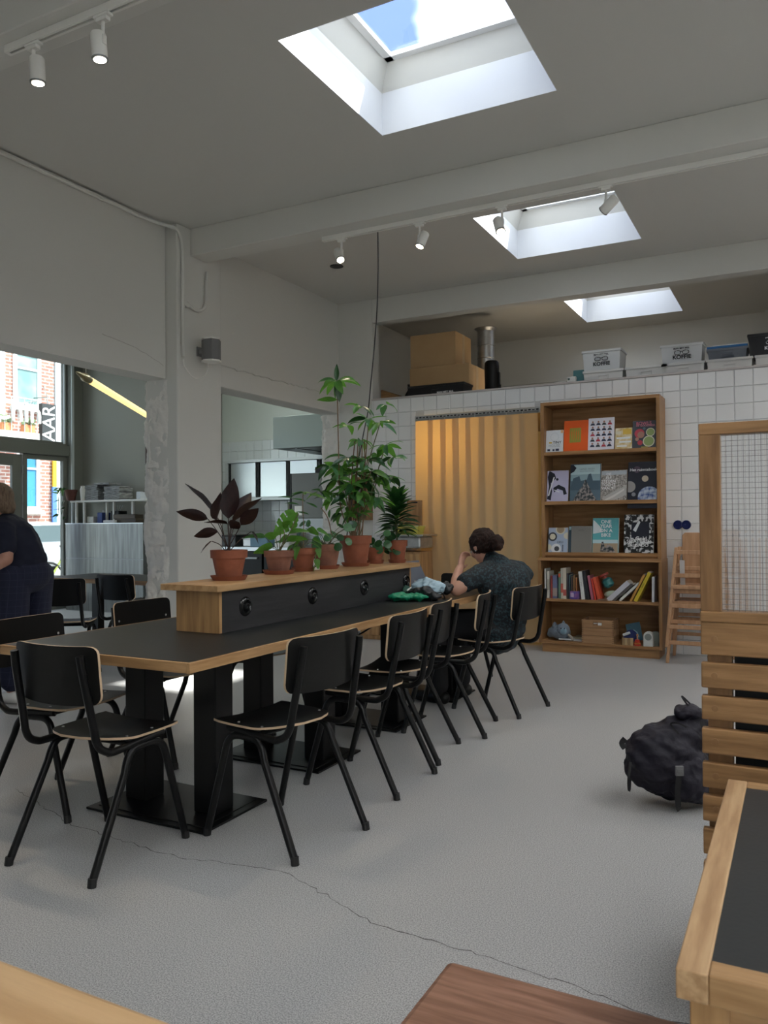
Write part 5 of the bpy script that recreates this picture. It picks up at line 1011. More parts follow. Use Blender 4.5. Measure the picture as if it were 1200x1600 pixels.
# standing woman
pr = thing('person', 'woman in navy shirt and checked trousers bending over at the left edge', 'person', (-.015, 0, 0)); b = MB()
limb(b, [(-4.82, 3.84, .90), (-4.86, 3.83, 1.03), (-4.92, 3.80, 1.16), (-4.95, 3.79, 1.24)], [.10, .09, .09, .06]); b.ball((-4.82, 3.84, .90), .12, 16, sc=(1, 1, .8)); limb(b, [(-4.95, 3.79, 1.23), (-5.02, 3.76, 1.32)], [.055, .052])
limb(b, [(-4.86, 3.68, 1.21), (-4.79, 3.64, 1.10), (-4.76, 3.62, 1.01)], [.058, .05, .045]); limb(b, [(-4.76, 3.62, 1.01), (-4.82, 3.54, .95), (-4.90, 3.46, .90)], [.045, .038, .028]); hand(b, (-4.90, 3.46, .90), (-.8, -.1, -.5), (0, -.3, .9), 1, .5, 1)
limb(b, [(-5.02, 3.93, 1.20), (-5.12, 3.90, 1.02)], [.056, .044]); limb(b, [(-5.12, 3.90, 1.02), (-5.24, 3.80, .88)], [.042, .028]); hand(b, (-5.24, 3.80, .88), (-.8, -.1, -.5), (0, -.3, .9), 1, .5, -1)
for (hx_, hy_, ax, ay) in ((-4.84, 3.74, -4.88, 3.76), (-4.86, 3.95, -5.02, 4.05)):
    limb(b, [(hx_, hy_, .87), ((hx_ + ax) / 2, (hy_ + ay) / 2, .48), (ax, ay, .09)], [.09, .06, .04]); limb(b, [(ax, ay, .05), (ax - .15, ay - .05, .035)], [.038, .03])
q, mt = head(b, (-5.03, 3.755, 1.405), (-.85, -.25, -.35), (-.3, 0, 1), 1.0); remeshed('body', b, SKIN, pr, .008, 5); eyes(q, mt, pr)
b = MB(); limb(b, [(-4.845, 3.83, .97), (-4.86, 3.83, 1.03), (-4.92, 3.80, 1.15), (-4.96, 3.785, 1.22)], [.155, .15, .15, .11]); mt2 = Matrix.Rotation(math.atan2(.3, -.12), 4, 'Z'); b.ball((-4.93, 3.80, 1.16), .16, 18, sc=(1.2, .9, .85), mtx=mt2)
limb(b, [(-4.91, 3.74, 1.22), (-4.86, 3.68, 1.205), (-4.785, 3.635, 1.08)], [.09, .082, .070]); limb(b, [(-4.98, 3.87, 1.22), (-5.03, 3.93, 1.2), (-5.09, 3.91, 1.08)], [.09, .082, .07]); remeshed('shirt', b, mat('navy tee shirt', (.006, .008, .022), .8), pr, .009, 5, fold(9, .008))
def check():
    m = bpy.data.materials.new('checked navy wool'); m.use_nodes = True; tt = m.node_tree; p_ = tt.nodes['Principled BSDF']; p_.inputs['Roughness'].default_value = .85
    c = tt.nodes.new('ShaderNodeTexCoord'); s_ = tt.nodes.new('ShaderNodeSeparateXYZ'); tt.links.new(c.outputs['Object'], s_.inputs[0]); mxs = []
    for ax, sc in (('Z', 22), ('Y', 26), ('X', 26)):
        a = tt.nodes.new('ShaderNodeMath'); a.operation = 'MULTIPLY'; a.inputs[1].default_value = sc; f = tt.nodes.new('ShaderNodeMath'); f.operation = 'FRACT'; g = tt.nodes.new('ShaderNodeMath'); g.operation = 'LESS_THAN'; g.inputs[1].default_value = .07
        tt.links.new(s_.outputs[ax], a.inputs[0]); tt.links.new(a.outputs[0], f.inputs[0]); tt.links.new(f.outputs[0], g.inputs[0]); mxs.append(g)
    mx = tt.nodes.new('ShaderNodeMath'); mx.operation = 'MAXIMUM'; tt.links.new(mxs[0].outputs[0], mx.inputs[0]); tt.links.new(mxs[1].outputs[0], mx.inputs[1])
    r = tt.nodes.new('ShaderNodeMix'); r.data_type = 'RGBA'; r.inputs['A'].default_value = (.008, .011, .032, 1); r.inputs['B'].default_value = (.022, .026, .055, 1); tt.links.new(mx.outputs[0], r.inputs['Factor']); tt.links.new(r.outputs['Result'], p_.inputs['Base Color']); return m
b = MB(); b.ball((-4.84, 3.84, .90), .165, 18, sc=(1.0, 1.05, .85))
for (hx_, hy_, ax, ay) in ((-4.84, 3.74, -4.88, 3.76), (-4.86, 3.95, -5.02, 4.05)): limb(b, [(hx_, hy_, .88), ((hx_ + ax) / 2, (hy_ + ay) / 2, .50), (ax, ay, .16)], [.115, .10, .085])
remeshed('trousers', b, check(), pr, .010, 5)
for (ax, ay) in ((-4.88, 3.76), (-5.02, 4.05)): b = MB(); limb(b, [(ax + .03, ay, .045), (ax - .16, ay - .05, .038)], [.046, .038]); remeshed('shoe', b, WHITEP, pr, .008, 3)
b = MB(); b.ball(q(0, -.022, .03), .103, 20, sc=(.95, 1.03, 1.02), mtx=mt); b.ball(q(0, -.06, -.04), .075, 14, sc=(1.1, .7, 1.1), mtx=mt)
for sx in (-1, 1): b.ball(q(.07 * sx, .0, -.03), .04, 12, sc=(.6, 1.3, 1.7), mtx=mt)
remeshed('hair', b, HAIR2, pr, .007, 2, lambda co: .004 * noise.noise(co * 40))
# ================================================================== BACKPACK
t = thing('backpack', 'slumped charcoal hiking backpack on the floor beside the slatted bench', 'backpack', (-.54, 3.70, 0))
NY = mat('charcoal violet nylon', (.013, .012, .020), .6, spec=.35, noise_s=5, col2=(.020, .018, .028), bump=.5, bump_s=16); NK = mat('black webbing', (.010, .010, .011), .6)
b = MB()
for (u, z, dd, r, sc) in ((-.02, .19, 0, .165, (1, .85, 1.0)), (.04, .16, 0, .16, (1.1, .8, .95)), (.08, .28, .02, .13, (.95, .8, .95)), (-.07, .20, -.02, .115, (1, .8, 1)), (.12, .35, .03, .085, (1, .8, .8)), (.08, .09, -.02, .13, (1.15, .8, .65))): b.ball(at(u, z, dd), r, 20, sc=sc, mtx=Matrix.Rotation(.48, 4, 'Z'))
remeshed('main_body', b, NY, t, .009, 6, lambda co: .020 * noise.noise(Vector((co.x * 6, co.y * 6, co.z * 16 + co.x * 9))) - .016 * abs(noise.noise(Vector((co.x * 11, co.y * 11, co.z * 24)))) - .008 * abs(noise.noise(co * 34)))
b = MB(); b.ball(at(.07, .13, -.09), .10, 18, sc=(1.0, .65, 1.05), mtx=Matrix.Rotation(.48, 4, 'Z')); remeshed('side_pocket', b, NY, t, .007, 5, lambda co: .016 * noise.noise(co * 15) - .010 * abs(noise.noise(co * 30)))
b = MB(); b.ball(at(.10, .40, .0), .06, 16, sc=(1.2, .9, .55), mtx=Matrix.Rotation(.48, 4, 'Z')); remeshed('top_pocket', b, NY, t, .007, 4, fold(24, .01))
def strap(pts, w=.012, nm='strap'):
    b_ = MB(); P = smoothpath([at(*p) for p in pts], 5); vs = []; fs = []
    for i, p in enumerate(P):
        d = (P[min(i + 1, len(P) - 1)] - P[max(i - 1, 0)]).normalized(); s_ = d.cross(Vector((.46, -.887, .1))).normalized()
        vs += [p - s_ * w, p + s_ * w, p + s_ * w + Vector((.001, -.002, 0)), p - s_ * w + Vector((.001, -.002, 0))]
    for i in range(len(P) - 1):
        for k in range(4): fs.append((4 * i + k, 4 * i + (k + 1) % 4, 4 * i + 4 + (k + 1) % 4, 4 * i + 4 + k))
    b_.add(vs, fs); return b_.build(nm, NK, t)
strap([(.0, .20, -.165), (-.01, .12, -.165), (.0, .04, -.14), (.02, .005, -.10)]); strap([(-.19, .25, -.03), (-.20, .27, -.02), (-.185, .29, -.02)], .012); strap([(-.175, .20, -.06), (-.19, .13, -.08), (-.185, .08, -.07), (-.178, .13, -.06)], .006)
strap([(.13, .38, -.08), (.15, .28, -.10), (.16, .18, -.11), (.15, .08, -.10)], .014, 'shoulder_strap'); strap([(.10, .44, -.02), (.07, .47, -.01), (.075, .455, -.02), (.10, .42, -.02)], .004); strap([(0.02, .33, -.10), (-.01, .37, -.09), (.02, .375, -.10), (.05, .36, -.11)], .004)
b = MB()
b.box(-.017, .017, -.006, .006, -.020, .020); b.box(-.012, .012, -.010, -.006, -.006, .010); o = b.build('buckle', mat('grey buckle', (.16, .16, .16), .4), t, bevel=.002); o.location = at(-.005, .195, -.172); o.rotation_euler = (0, 0, .48)
# ================================================================== STRIP CURTAIN
t = thing('strip_curtain', 'amber translucent strip curtain hanging in the tiled doorway', 'curtain', (-2.97, 7.76, 0))
def pvc():
    m = bpy.data.materials.new('amber pvc'); m.use_nodes = True; tt = m.node_tree; p_ = tt.nodes['Principled BSDF']; p_.inputs['Base Color'].default_value = (.62, .50, .31, 1); p_.inputs['Roughness'].default_value = .25
    tr = tt.nodes.new('ShaderNodeBsdfTranslucent'); tr.inputs['Color'].default_value = (.80, .62, .32, 1); mx = tt.nodes.new('ShaderNodeMixShader'); mx.inputs[0].default_value = .42
    tt.links.new(p_.outputs[0], mx.inputs[1]); tt.links.new(tr.outputs[0], mx.inputs[2]); tt.links.new(mx.outputs[0], tt.nodes['Material Output'].inputs[0]); return m
PV = pvc(); edges = [-.69, -.545, -.40, -.26, -.115, .03, .175, .32, .455]
for i, x in enumerate(edges):
    w = .205; b = MB(); vs = []; fs = []; nz, nx = 16, 6; side = -1 if i % 2 else 1; ph = i * 1.3; shf = [.17, .10, .05, .02][i] if i < 4 else 0
    for j in range(nz + 1):
        z = .03 + (2.32 - .03) * j / nz; g = max(0, (1.25 - z) / 1.25) ** .8 if z < 1.25 else 0
        for k in range(nx + 1):
            u = k / nx; xx = x + w * u + shf * g + .004 * math.sin(z * 3 + ph)
            vs.append((xx, side * .004 - .0015 * (4 * u * (1 - u)) + .006 * math.sin(z * 2.2 + ph) * (1 - z / 2.4), z))
    for j in range(nz):
        for k in range(nx): a = j * (nx + 1) + k; fs.append((a, a + 1, a + nx + 2, a + nx + 1))
    b.add(vs, fs); o = b.build('strip', PV, t, smooth=True)
b = MB(); b.box(-.69, .68, -.012, .012, 2.315, 2.37); b.build('rail', STEEL, t, bevel=.002)
b = MB()
for k in range(34): b.box(-.675 + k * .04, -.650 + k * .04, -.015, -.0125, 2.342, 2.352 + .004 * (k % 2))
o = b.build('rail_slots', INK, t); o['kind'] = 'stuff'
for k in range(8): b = MB(); b.box(-.68 + k * .17, -.52 + k * .17, -.0145, -.012, 2.318, 2.338); b.build('clamp_plate', STEELD, t)
PLW = mat('pale pantry wall', (.7, .62, .46), .8)
l = bpy.data.lights.new('pantry_bulb', 'POINT'); l.energy = 9; l.color = (1, .58, .16); l.shadow_soft_size = .2; o = bpy.data.objects.new('pantry_bulb', l); COL.objects.link(o); o.location = (-3.40, 8.30, 2.05)
e = thing('pantry_lamp', 'small round lamp glowing behind the strip curtain', 'lamp', (-3.38, 8.10, 2.25)); b = MB(); b.ball((0, 0, 0), .06, 16); b.build('globe', emit('warm globe', (1, .65, .25), 3), e, smooth=True); b = MB(); b.cyl((0, 0, .06), (0, 0, .20), .02); b.build('holder', BLACKMETAL, e)
# ================================================================== CLEARING STATION
t = thing('clearing_station', 'wooden counter below the steel trough beside the curtain', 'counter', (-3.78, 7.58, 0))
b = MB(); b.box(-.40, .31, -.13, .20, .0, .93); b.build('cabinet', OAKZ, t, bevel=.003); b = MB(); b.box(-.42, .10, -.16, .20, .94, .965); b.build('ledge_top', mat('pale ledge', (.6, .55, .48), .5), t, bevel=.002)
for k in range(3): b = MB(); b.box(-.39 + k * .235, -.165 + k * .235, -.148, -.131, .05, .91); b.build('door_panel', OAKZ, t, bevel=.002)
e = thing('steel_trough', 'steel tray basin with rounded rim beside the curtain', 'basin', (-3.64, 7.54, .9655)); b = MB(); b.box(-.28, .20, -.15, .18, .0, .12); b.build('basin', GALV, e, bevel=.02); b = MB(); b.box(-.30, .24, -.17, .2, .122, .142); b.build('rim', STEEL, e, bevel=.008)
e = thing('yellow_tub', 'translucent yellow plastic tub on the steel trough', 'tub', (-3.62, 7.55, 1.108)); b = MB()
b.add([(-.12, -.06, 0), (.10, -.06, 0), (.10, .08, 0), (-.12, .08, 0), (-.15, -.08, .085), (.12, -.08, .085), (.12, .10, .085), (-.15, .10, .085)], [(0, 3, 2, 1), (0, 1, 5, 4), (1, 2, 6, 5), (2, 3, 7, 6), (3, 0, 4, 7)]); o = b.build('tub', mat('yellow plastic', (.62, .58, .10), .3, trans=.2), e); s_ = o.modifiers.new('s', 'SOLIDIFY'); s_.thickness = .004
b = MB(); b.box(-.15, .12, -.084, -.078, .080, .09); b.box(-.15, .12, .098, .104, .08, .09); b.build('rim', mat('pale yellow rim', (.6, .6, .3), .3), e)
e = thing('serving_board', 'dark wooden board leaning upright behind the yellow tub', 'board', (-3.67, 7.735, 1.108)); b = MB(); b.box(-.09, .09, 0, .02, 0, .36); b.build('board', CASEZ, e, bevel=.006); b = MB(); b.box(-.03, .04, -.001, .001, .33, .345); b.build('slot', INK, e)
e = thing('serving_board', 'lighter wooden board left of the dark board on the trough', 'board', (-3.80, 7.745, 1.108)); b = MB(); b.box(-.06, .035, 0, .018, 0, .33); b.build('board', OAKZ, e, bevel=.006)
e = thing('wall_shelf', 'small open wooden wall cabinet on the white pier', 'shelf', (-4.30, 7.81, 1.26)); 
for q in ((-.10, .09, -.14, 0, 0, .018), (-.10, .09, -.14, 0, .22, .235), (-.10, .09, -.14, 0, .455, .475), (-.10, -.085, -.14, 0, .018, .455), (.075, .09, -.14, 0, .018, .455), (-.085, .075, -.008, -.001, .018, .455)): b = MB(); b.box(*q); b.build('board', CASEZ, e, bevel=.001)
for k in range(3):
    g = thing('tumbler', ['left glass tumbler on the lower wall shelf board', 'middle glass tumbler on the lower wall shelf board', 'right glass tumbler on the lower wall shelf board'][k], 'glass', (-4.35 + .05 * k, 7.745, 1.2785), group='tumblers on the wall shelf'); b = MB(); b.lathe([(.017, 0), (.021, .08), (.019, .08), (.015, .005), (.001, .005)], n=16, cap=False); b.build('glass', mat('tumbler glass', (.75, .62, .5), .05, trans=.6) if k == 0 else bpy.data.materials['tumbler glass'], g, smooth=True)
# ================================================================== MEZZANINE ITEMS
ZM = 2.561
def carton(x0, x1, y0, y1, z0, z1, label):
    e = thing('cardboard_box', label, 'box', ((x0 + x1) / 2, y0, z0)); w = (x1 - x0) / 2; d = y1 - y0; h = z1 - z0
    b = MB(); b.box(-w, w, 0, d, 0, h); b.build('carton', CARD, e, bevel=.004); b = MB(); b.box(w + .0003, w + .0012, d * .42, d * .58, 0, h); b.build('tape', TAPE, e)
    b = MB(); b.box(-w, w, -.0015, -.0003, h - .006, h - .003) if False else b.box(-w, w, d * .49, d * .51, h + .0005, h + .001); b.build('flap_seam', mat('seam', (.2, .12, .05), .9), e)
carton(-3.98, -3.25, 8.3, 8.80, ZM, 3.0, 'large cardboard box at the bottom of the pair on the mezzanine'); carton(-3.97, -3.41, 8.3, 8.78, 3.0015, 3.375, 'cardboard box stacked on top, reaching near the ceiling')
def crate(name, x, y, z, w, d, h, m, label, cat='crate', flare=.0, grp=None, logo=None, lid=None, tilt=0, logom=None):
    e = thing(name, label, cat, (x, y, z), 0, grp); e.rotation_euler = (tilt, 0, 0); t_ = .004
    b = MB(); W0, W1 = w / 2 - .012, w / 2
    for (a) in ((0, 0),):
        o_ = [(-W0, .012, 0), (W0, .012, 0), (W0, d - .012, 0), (-W0, d - .012, 0), (-W1, 0, h), (W1, 0, h), (W1, d, h), (-W1, d, h)]
        i_ = [(-W0 + t_, .012 + t_, t_), (W0 - t_, .012 + t_, t_), (W0 - t_, d - .012 - t_, t_), (-W0 + t_, d - .012 - t_, t_), (-W1 + t_, t_, h), (W1 - t_, t_, h), (W1 - t_, d - t_, h), (-W1 + t_, d - t_, h)]
        fs = [(0, 3, 2, 1), (0, 1, 5, 4), (1, 2, 6, 5), (2, 3, 7, 6), (3, 0, 4, 7), (8, 9, 10, 11), (8, 12, 13, 9), (9, 13, 14, 10), (10, 14, 15, 11), (11, 15, 12, 8), (4, 5, 13, 12), (5, 6, 14, 13), (6, 7, 15, 14), (7, 4, 12, 15)]
        b.add(o_ + i_, fs)
    b.build('tub', m, e); b = MB(); b.box(-W1 - .004, W1 + .004, -.008, .0, h - .022, h); b.box(-W1 - .004, W1 + .004, d, d + .008, h - .022, h); b.box(-W1 - .008, -W1, 0, d, h - .022, h); b.box(W1, W1 + .008, 0, d, h - .022, h); b.build('rim', m, e)
    b = MB(); b.box(-.05, .05, -.006, .004, h - .055, h - .048); b.box(-.05, .05, -.003, .007, h - .095 if h > .15 else h - .08, h - .088 if h > .15 else h - .074); b.box(-.05, -.045, -.005, .006, h - .09 if h > .15 else h - .075, h - .05); b.box(.045, .05, -.005, .006, h - .09 if h > .15 else h - .075, h - .05); b.build('handle', m, e)
    if logo:
        lm = logom or INK; yy = -.003; sc_ = logo; L = thing.__call__ if False else None
        text('KOFFIE', .050 * sc_, (0, .004, h * .30), (PI / 2 + .03, 0, 0), lm, e, 'lettering', ext=.0005, sx=1.05, offset=.0016); text('MAN MET BRIL', .022 * sc_, (0, -.004, h * .76), (PI / 2 + .03, 0, 0), lm, e, 'lettering', ext=.0005, offset=.0006)
        b = MB(); zc = h * .55; mt_ = Matrix.Translation((0, -.001, zc)) @ Matrix.Rotation(PI / 2, 4, 'X')
        for sx in (-1, 1):
            P = [(sx * (.036 + .028 * math.cos(a * PI / 12) * (1 if True else 0)), .018 * (abs(math.sin(a * PI / 12)) ** .7) * (1 if math.sin(a * PI / 12) > 0 else -1)) for a in range(24)]
            b.tube([mt_ @ Vector((p[0] * sc_, p[1] * sc_, .0)) for p in P], .0032, 6, closed=True)
        b.tube([mt_ @ Vector((-.008 * sc_, .006 * sc_, 0)), mt_ @ Vector((0, .010 * sc_, 0)), mt_ @ Vector((.008 * sc_, .006 * sc_, 0))], .003, 6); b.build('glasses_logo', lm, e)
    return e
CLR = mat('clear polypropylene', (.72, .73, .73), .3, trans=.35); CLW = mat('milky polypropylene', (.66, .65, .62), .35, trans=.15); BLK = mat('black crate plastic', (.012, .012, .013), .4)
GB = 'shallow clear crates in a row on the mezzanine edge'
for k, (x, l) in enumerate([(-1.72, 'shallow clear crate under the tall logo crate, leftmost of the row'), (-1.31, 'shallow clear crate with nothing on it, second of the row'), (-.975, 'shallow clear crate carrying the tilted logo crate'), (-.57, 'shallow clear crate under the blue lidded tray'), (-.16, 'shallow clear crate under the black crate')]):
    crate('plastic_crate', x, 8.0, 2.603 - .042, .385 if k != 2 else .30 + .08, .3, .165, CLW, l, grp=GB)
crate('storage_crate', -1.735, 8.0, 2.728, .37, .30, .20, CLR, 'tall clear crate with glasses logo and KOFFIE, left one', logo=1., grp='clear logo crates'); crate('storage_crate', -.985, 8.01, 2.728, .37, .28, .175, CLR, 'clear crate with glasses logo and KOFFIE leaning back, right one', logo=1., grp='clear logo crates', tilt=.08)
tray_ = crate('lidded_tray', -.59, 8.02, 2.728, .34, .28, .10, mat('smoky plastic', (.16, .18, .21), .3, trans=.2), 'smoky plastic tray with blue lid and white sheet on the crates', 'tray'); e = tray_; b = MB(); b.box(-.175, .175, 0, .3, .1015, .1235); b.build('lid', mat('blue plastic', (.02, .12, .30), .35), e, bevel=.004); b = MB(); b.box(-.12, .17, .02, .3, .124, .136); b.build('sheet', WHITEP, e)
crate('black_crate', -.21, 8.0, 2.728, .40, .3, .195, BLK, 'black crate with white lettering at the right frame edge', logo=.8, logom=INKW)
e = crate('black_tray', -3.52, 7.985, 2.603 - .042, .66, .26, .175, BLK, 'low black tray with white letters before the cardboard boxes', 'tray', logo=None); text('MAN MET BRIL', .030, (.12, -.010, .08), (PI / 2, 0, 0), INKW, e, ext=.0005, offset=.001)
e = thing('paper_stack', 'white papers sticking out of the black tray', 'paper', (-3.45, 8.1, 2.72)); b = MB(); b.box(-.14, .14, 0, .14, 0, .03); b.build('sheets', WHITEP, e)
e = thing('duct_pipe', 'galvanised spiral duct standing behind the cardboard boxes', 'pipe', (-3.30, 8.98, ZM)); b = MB(); b.lathe([(.10, 0), (.10, .93)], n=28); b.build('duct', GALV, e, smooth=True)
for z in (.15, .30, .45, .60, .75): b = MB(); b.lathe([(.101, z), (.104, z + .004), (.101, z + .008)], n=28, cap=False); b.build('seam_ring', STEELD, e)
b = MB(); b.lathe([(.10, .93), (.135, .96), (.13, .965), (.09, .93)], n=28, cap=False); b.build('flange', GALV, e, smooth=True)
e = thing('black_canister', 'tall black rounded canister beside the cardboard boxes', 'canister', (-3.02, 8.4, ZM)); b = MB(); b.lathe([(.07, 0), (.075, .01), (.082, .38), (.078, .43), (.06, .45), (.001, .455)], n=24); b.build('body', BLACKPLY, e, smooth=True); b = MB(); b.box(.075, .095, -.02, .02, .1, .32); b.build('handle', BLACKPLY, e, bevel=.006)
for k, (x, y, h, l, c) in enumerate([(-2.87, 8.25, .155, 'small black bottle right of the black canister', (.01, .01, .01)), (-4.02, 8.36, .27, 'dark grey bottle vase left of the cardboard boxes', (.05, .05, .05))]):
    e = thing('bottle', l, 'bottle', (x, y, ZM)); r = h * .16; b = MB(); b.lathe([(r, 0), (r * 1.1, .01), (r * 1.1, h * .55), (r * .35, h * .75), (r * .35, h * .96), (r * .45, h)], n=16); b.build('bottle', mat('dark bottle %d' % k, c, .2), e, smooth=True)
    if k == 0: b = MB(); b.lathe([(r * 1.12, h * .2), (r * 1.12, h * .45)], n=16, cap=False); b.build('label', WHITEP, e)
e = thing('small_jar', 'small brown jar beside the little black bottle', 'jar', (-2.80, 8.25, ZM)); b = MB(); b.lathe([(.022, 0), (.026, .01), (.026, .08), (.018, .09), (.018, .11)], n=16); b.build('jar', mat('brown glass', (.10, .04, .02), .2), e, smooth=True)
e = thing('wood_tray', 'brown wooden box edge at the left end of the mezzanine', 'box', (-4.10, 8.0, 2.603 - .042)); 
for q in ((-.10, .22, 0, .018, 0, .0), (-.10, -.08, .0, .5, 0, .17), (-.08, .20, .48, .50, 0, .12), (-.08, .20, .0, .48, 0, .012)):
    if q[5] > q[4]: b = MB(); b.box(*q); b.build('board', SCRX, e, bevel=.002)
b = MB(); b.prism([(-.08, 0), (.22, 0), (.22, .045), (-.08, .17)], -.015, 0, 0, Matrix.Rotation(PI / 2, 4, 'X')); b.build('board', SCRX, e)
for k, (x, w, h, c, l) in enumerate([(-2.04, .09, .13, (.65, .65, .62), 'white carton left of the teal sign on the mezzanine'), (-1.98, .11, .20, (.06, .17, .18), 'teal card behind the white carton on the mezzanine'), (-2.14, .10, .09, (.6, .58, .52), 'low white packet at the left of mezzanine cartons'), (-2.27, .16, .065, (.02, .02, .025), 'flat black case lying on the mezzanine edge')]):
    e = thing(['carton', 'sign_card', 'packet', 'black_case'][k], l, ['carton', 'card', 'packet', 'case'][k], (x, 8.02 + .03 * (k % 2) * 2, ZM)); b = MB(); b.box(-w / 2, w / 2, 0, .05 if k != 1 else .01, 0, h); b.build('body', mat('mz%d' % k, c, .5), e, bevel=.002)
    if k in (0, 2): b = MB(); b.box(-w / 2 + .01, -w / 2 + .03, -.001, .001, h - .035, h - .015); b.box(-w / 2, w / 2, -.001, .001, .0, h * .45); b.build('label', mat('mzl%d' % k, (.05, .10, .09), .5), e)
# ================================================================== KITCHEN
t = thing('extractor_hood', 'large brushed steel extractor hood in the kitchen', 'hood', (-5.97, 8.4, 2.18)); b = MB(); b.box(0, .98, 0, 1.45, .0, .405); b.build('canopy', mat('hood steel', (.22, .25, .235), .38, .85, bump=.1, bump_s=2), t, bevel=.003); b = MB(); b.box(.04, .94, .04, 1.4, -.004, -.0005); b.build('filter_panel', mat('dark filter', (.03, .03, .03), .4, .6), t); b = MB(); b.box(.30, .34, .05, 1.38, -.012, -.0045); b.build('filter_rail', STEELD, t)
t = thing('steel_wall_cabinet', 'long steel wall cabinet with sliding doors on the kitchen tiles', 'cabinet', (-7.63, 9.50, 1.565)); w = 2.3
for q in ((0, w, 0, .39, 0, .045), (0, w, 0, .39, .56, .60), (0, .05, 0, .39, .045, .56), (w - .05, w, 0, .39, .045, .56)): b = MB(); b.box(*q); b.build('frame', mat('pale steel frame', (.55, .58, .58), .35, .3), t, bevel=.002)
for k in range(4): b = MB(); b.box(.09 + .53 * k, .09 + .53 * k + .45, .03 + .012 * (k % 2), .045 + .012 * (k % 2), .05, .555); b.build('door', mat('satin steel door', (.62, .66, .65), .28, .8, bump=.08, bump_s=3) if k == 0 else bpy.data.materials['satin steel door'], t, bevel=.002); b = MB(); b.box(.055 + .53 * k, .075 + .53 * k, .02, .06, .05, .555); b.build('groove', INK, t)
t = thing('oven', 'grey combi steamer oven standing on the kitchen bench', 'oven', (-5.83, 8.6, 1.29)); b = MB(); b.box(0, .85, 0, .7, 0, .58); b.build('housing', mat('oven side', (.13, .13, .12), .4, .6), t, bevel=.008); b = MB(); b.box(-.03, -.001, 0, .7, 0, .58); b.build('door_edge', BLACKMETAL, t, bevel=.004); b = MB(); b.box(.05, .16, -.003, .0, .04, .16); b.build('data_plate', WHITEP, t); b = MB(); b.box(.3, .8, .1, .6, .585, .66); b.build('top_vent', BLACKMETAL, t)
t = thing('kitchen_bench', 'black fronted steel kitchen bench below the oven', 'bench', (-7.2, 8.25, 0)); b = MB(); b.box(0, 2.3, 0, .7, .88, .93); b.build('worktop', STEEL, t, bevel=.003)
for k in range(4): b = MB(); b.box(.02 + .57 * k, .57 * k + .56, .03, .65, .08, .875); b.build('unit', BLACKMETAL, t, bevel=.004); b = MB(); b.box(.08 + .57 * k, .5 + .57 * k, -.0, .028, .78, .80); b.build('handle', STEELD, t)
b = MB(); b.box(1.2, 2.28, .25, .7, .932, 1.288); b.build('oven_stand', STEELD, t)
for k, (n_, x, y, w, d, h, c, l) in enumerate([('blue_container', -6.10, 8.26, .28, .2, .13, (.12, .24, .34), 'blue food container on the kitchen bench'), ('steel_pan', -6.35, 8.4, .22, .22, .10, (.5, .5, .5), 'steel pan on the kitchen bench'), ('white_bin', -5.75, 8.26, .22, .2, .17, (.7, .7, .66), 'white plastic bin on the kitchen bench'), ('black_griddle', -6.75, 8.4, .36, .35, .14, (.02, .02, .02), 'black griddle at the left of the kitchen bench')]):
    e = thing(n_, l, n_.split('_')[1], (x, y, .9305)); b = MB(); b.box(-w / 2, w / 2, 0, d, 0, h); m_ = mat(n_, c, .35, .8 if k == 1 else 0); b.build('body', m_, e, bevel=.012); b = MB(); b.box(-w / 2 - .006, w / 2 + .006, -.006, d + .006, h, h + .012); b.build('rim', m_, e, bevel=.003)
e = thing('label_bottle', 'white bottle with dark print behind the planter, right of the third pot', 'bottle', (-2.63, 3.86, ZT)) if False else thing('card_holder', 'small white number card standing on the planter behind the pots', 'card', (-2.49, 3.925, ZT)); b = MB(); b.prism([(-.018, 0), (.018, 0), (.018, .05), (.012, .062), (-.012, .062), (-.018, .05)], -.004, 0, 0, Matrix.Rotation(PI / 2, 4, 'X')); o = b.build('card', WHITEP, e); e.rotation_euler = (0, 0, .48); b = MB(); b.box(-.010, .010, -.001, .0, .040, .050); b.lathe([(.004, 0), (.004, .001)], (0, 0, 0), 10, 0, Matrix.Translation((-.006, -.0, .02)) @ Matrix.Rotation(PI / 2, 4, 'X')); b.lathe([(.004, 0), (.004, .001)], (0, 0, 0), 10, 0, Matrix.Translation((.006, .0, .015)) @ Matrix.Rotation(PI / 2, 4, 'X')); b.build('print', INK, e)
e = thing('wall_notice', 'pale paper notice on the kitchen tiles', 'notice', (-6.62, 9.885, 1.2)); b = MB(); b.box(-.14, .14, 0, .003, 0, .34); b.build('sheet', mat('cream paper', (.62, .58, .42), .8), e)
for k in range(6): b = MB(); b.box(-.11, .10 - .02 * (k % 3), -.001, 0, .05 + .045 * k, .058 + .045 * k); b.build('text_line', INK if k == 9 else mat('grey ink', (.35, .33, .28), .8) if k == 0 else bpy.data.materials['grey ink'], e)
e = thing('kitchen_strip_light', 'long ceiling strip light in the kitchen', 'lamp', (-6.4, 8.0, 3.55)); b = MB(); b.box(-.7, .7, -.06, .06, .02, .07); b.build('housing', WHITEP, e); b = MB(); b.box(-.68, .68, -.05, .05, 0, .0195); b.build('tube', emit('cool tube', (.9, 1, .95), 24), e); b = MB(); b.cyl((-.5, 0, .07), (-.5, 0, .17), .004); b.cyl((.5, 0, .07), (.5, 0, .17), .004); b.build('hanger', STEELD, e)
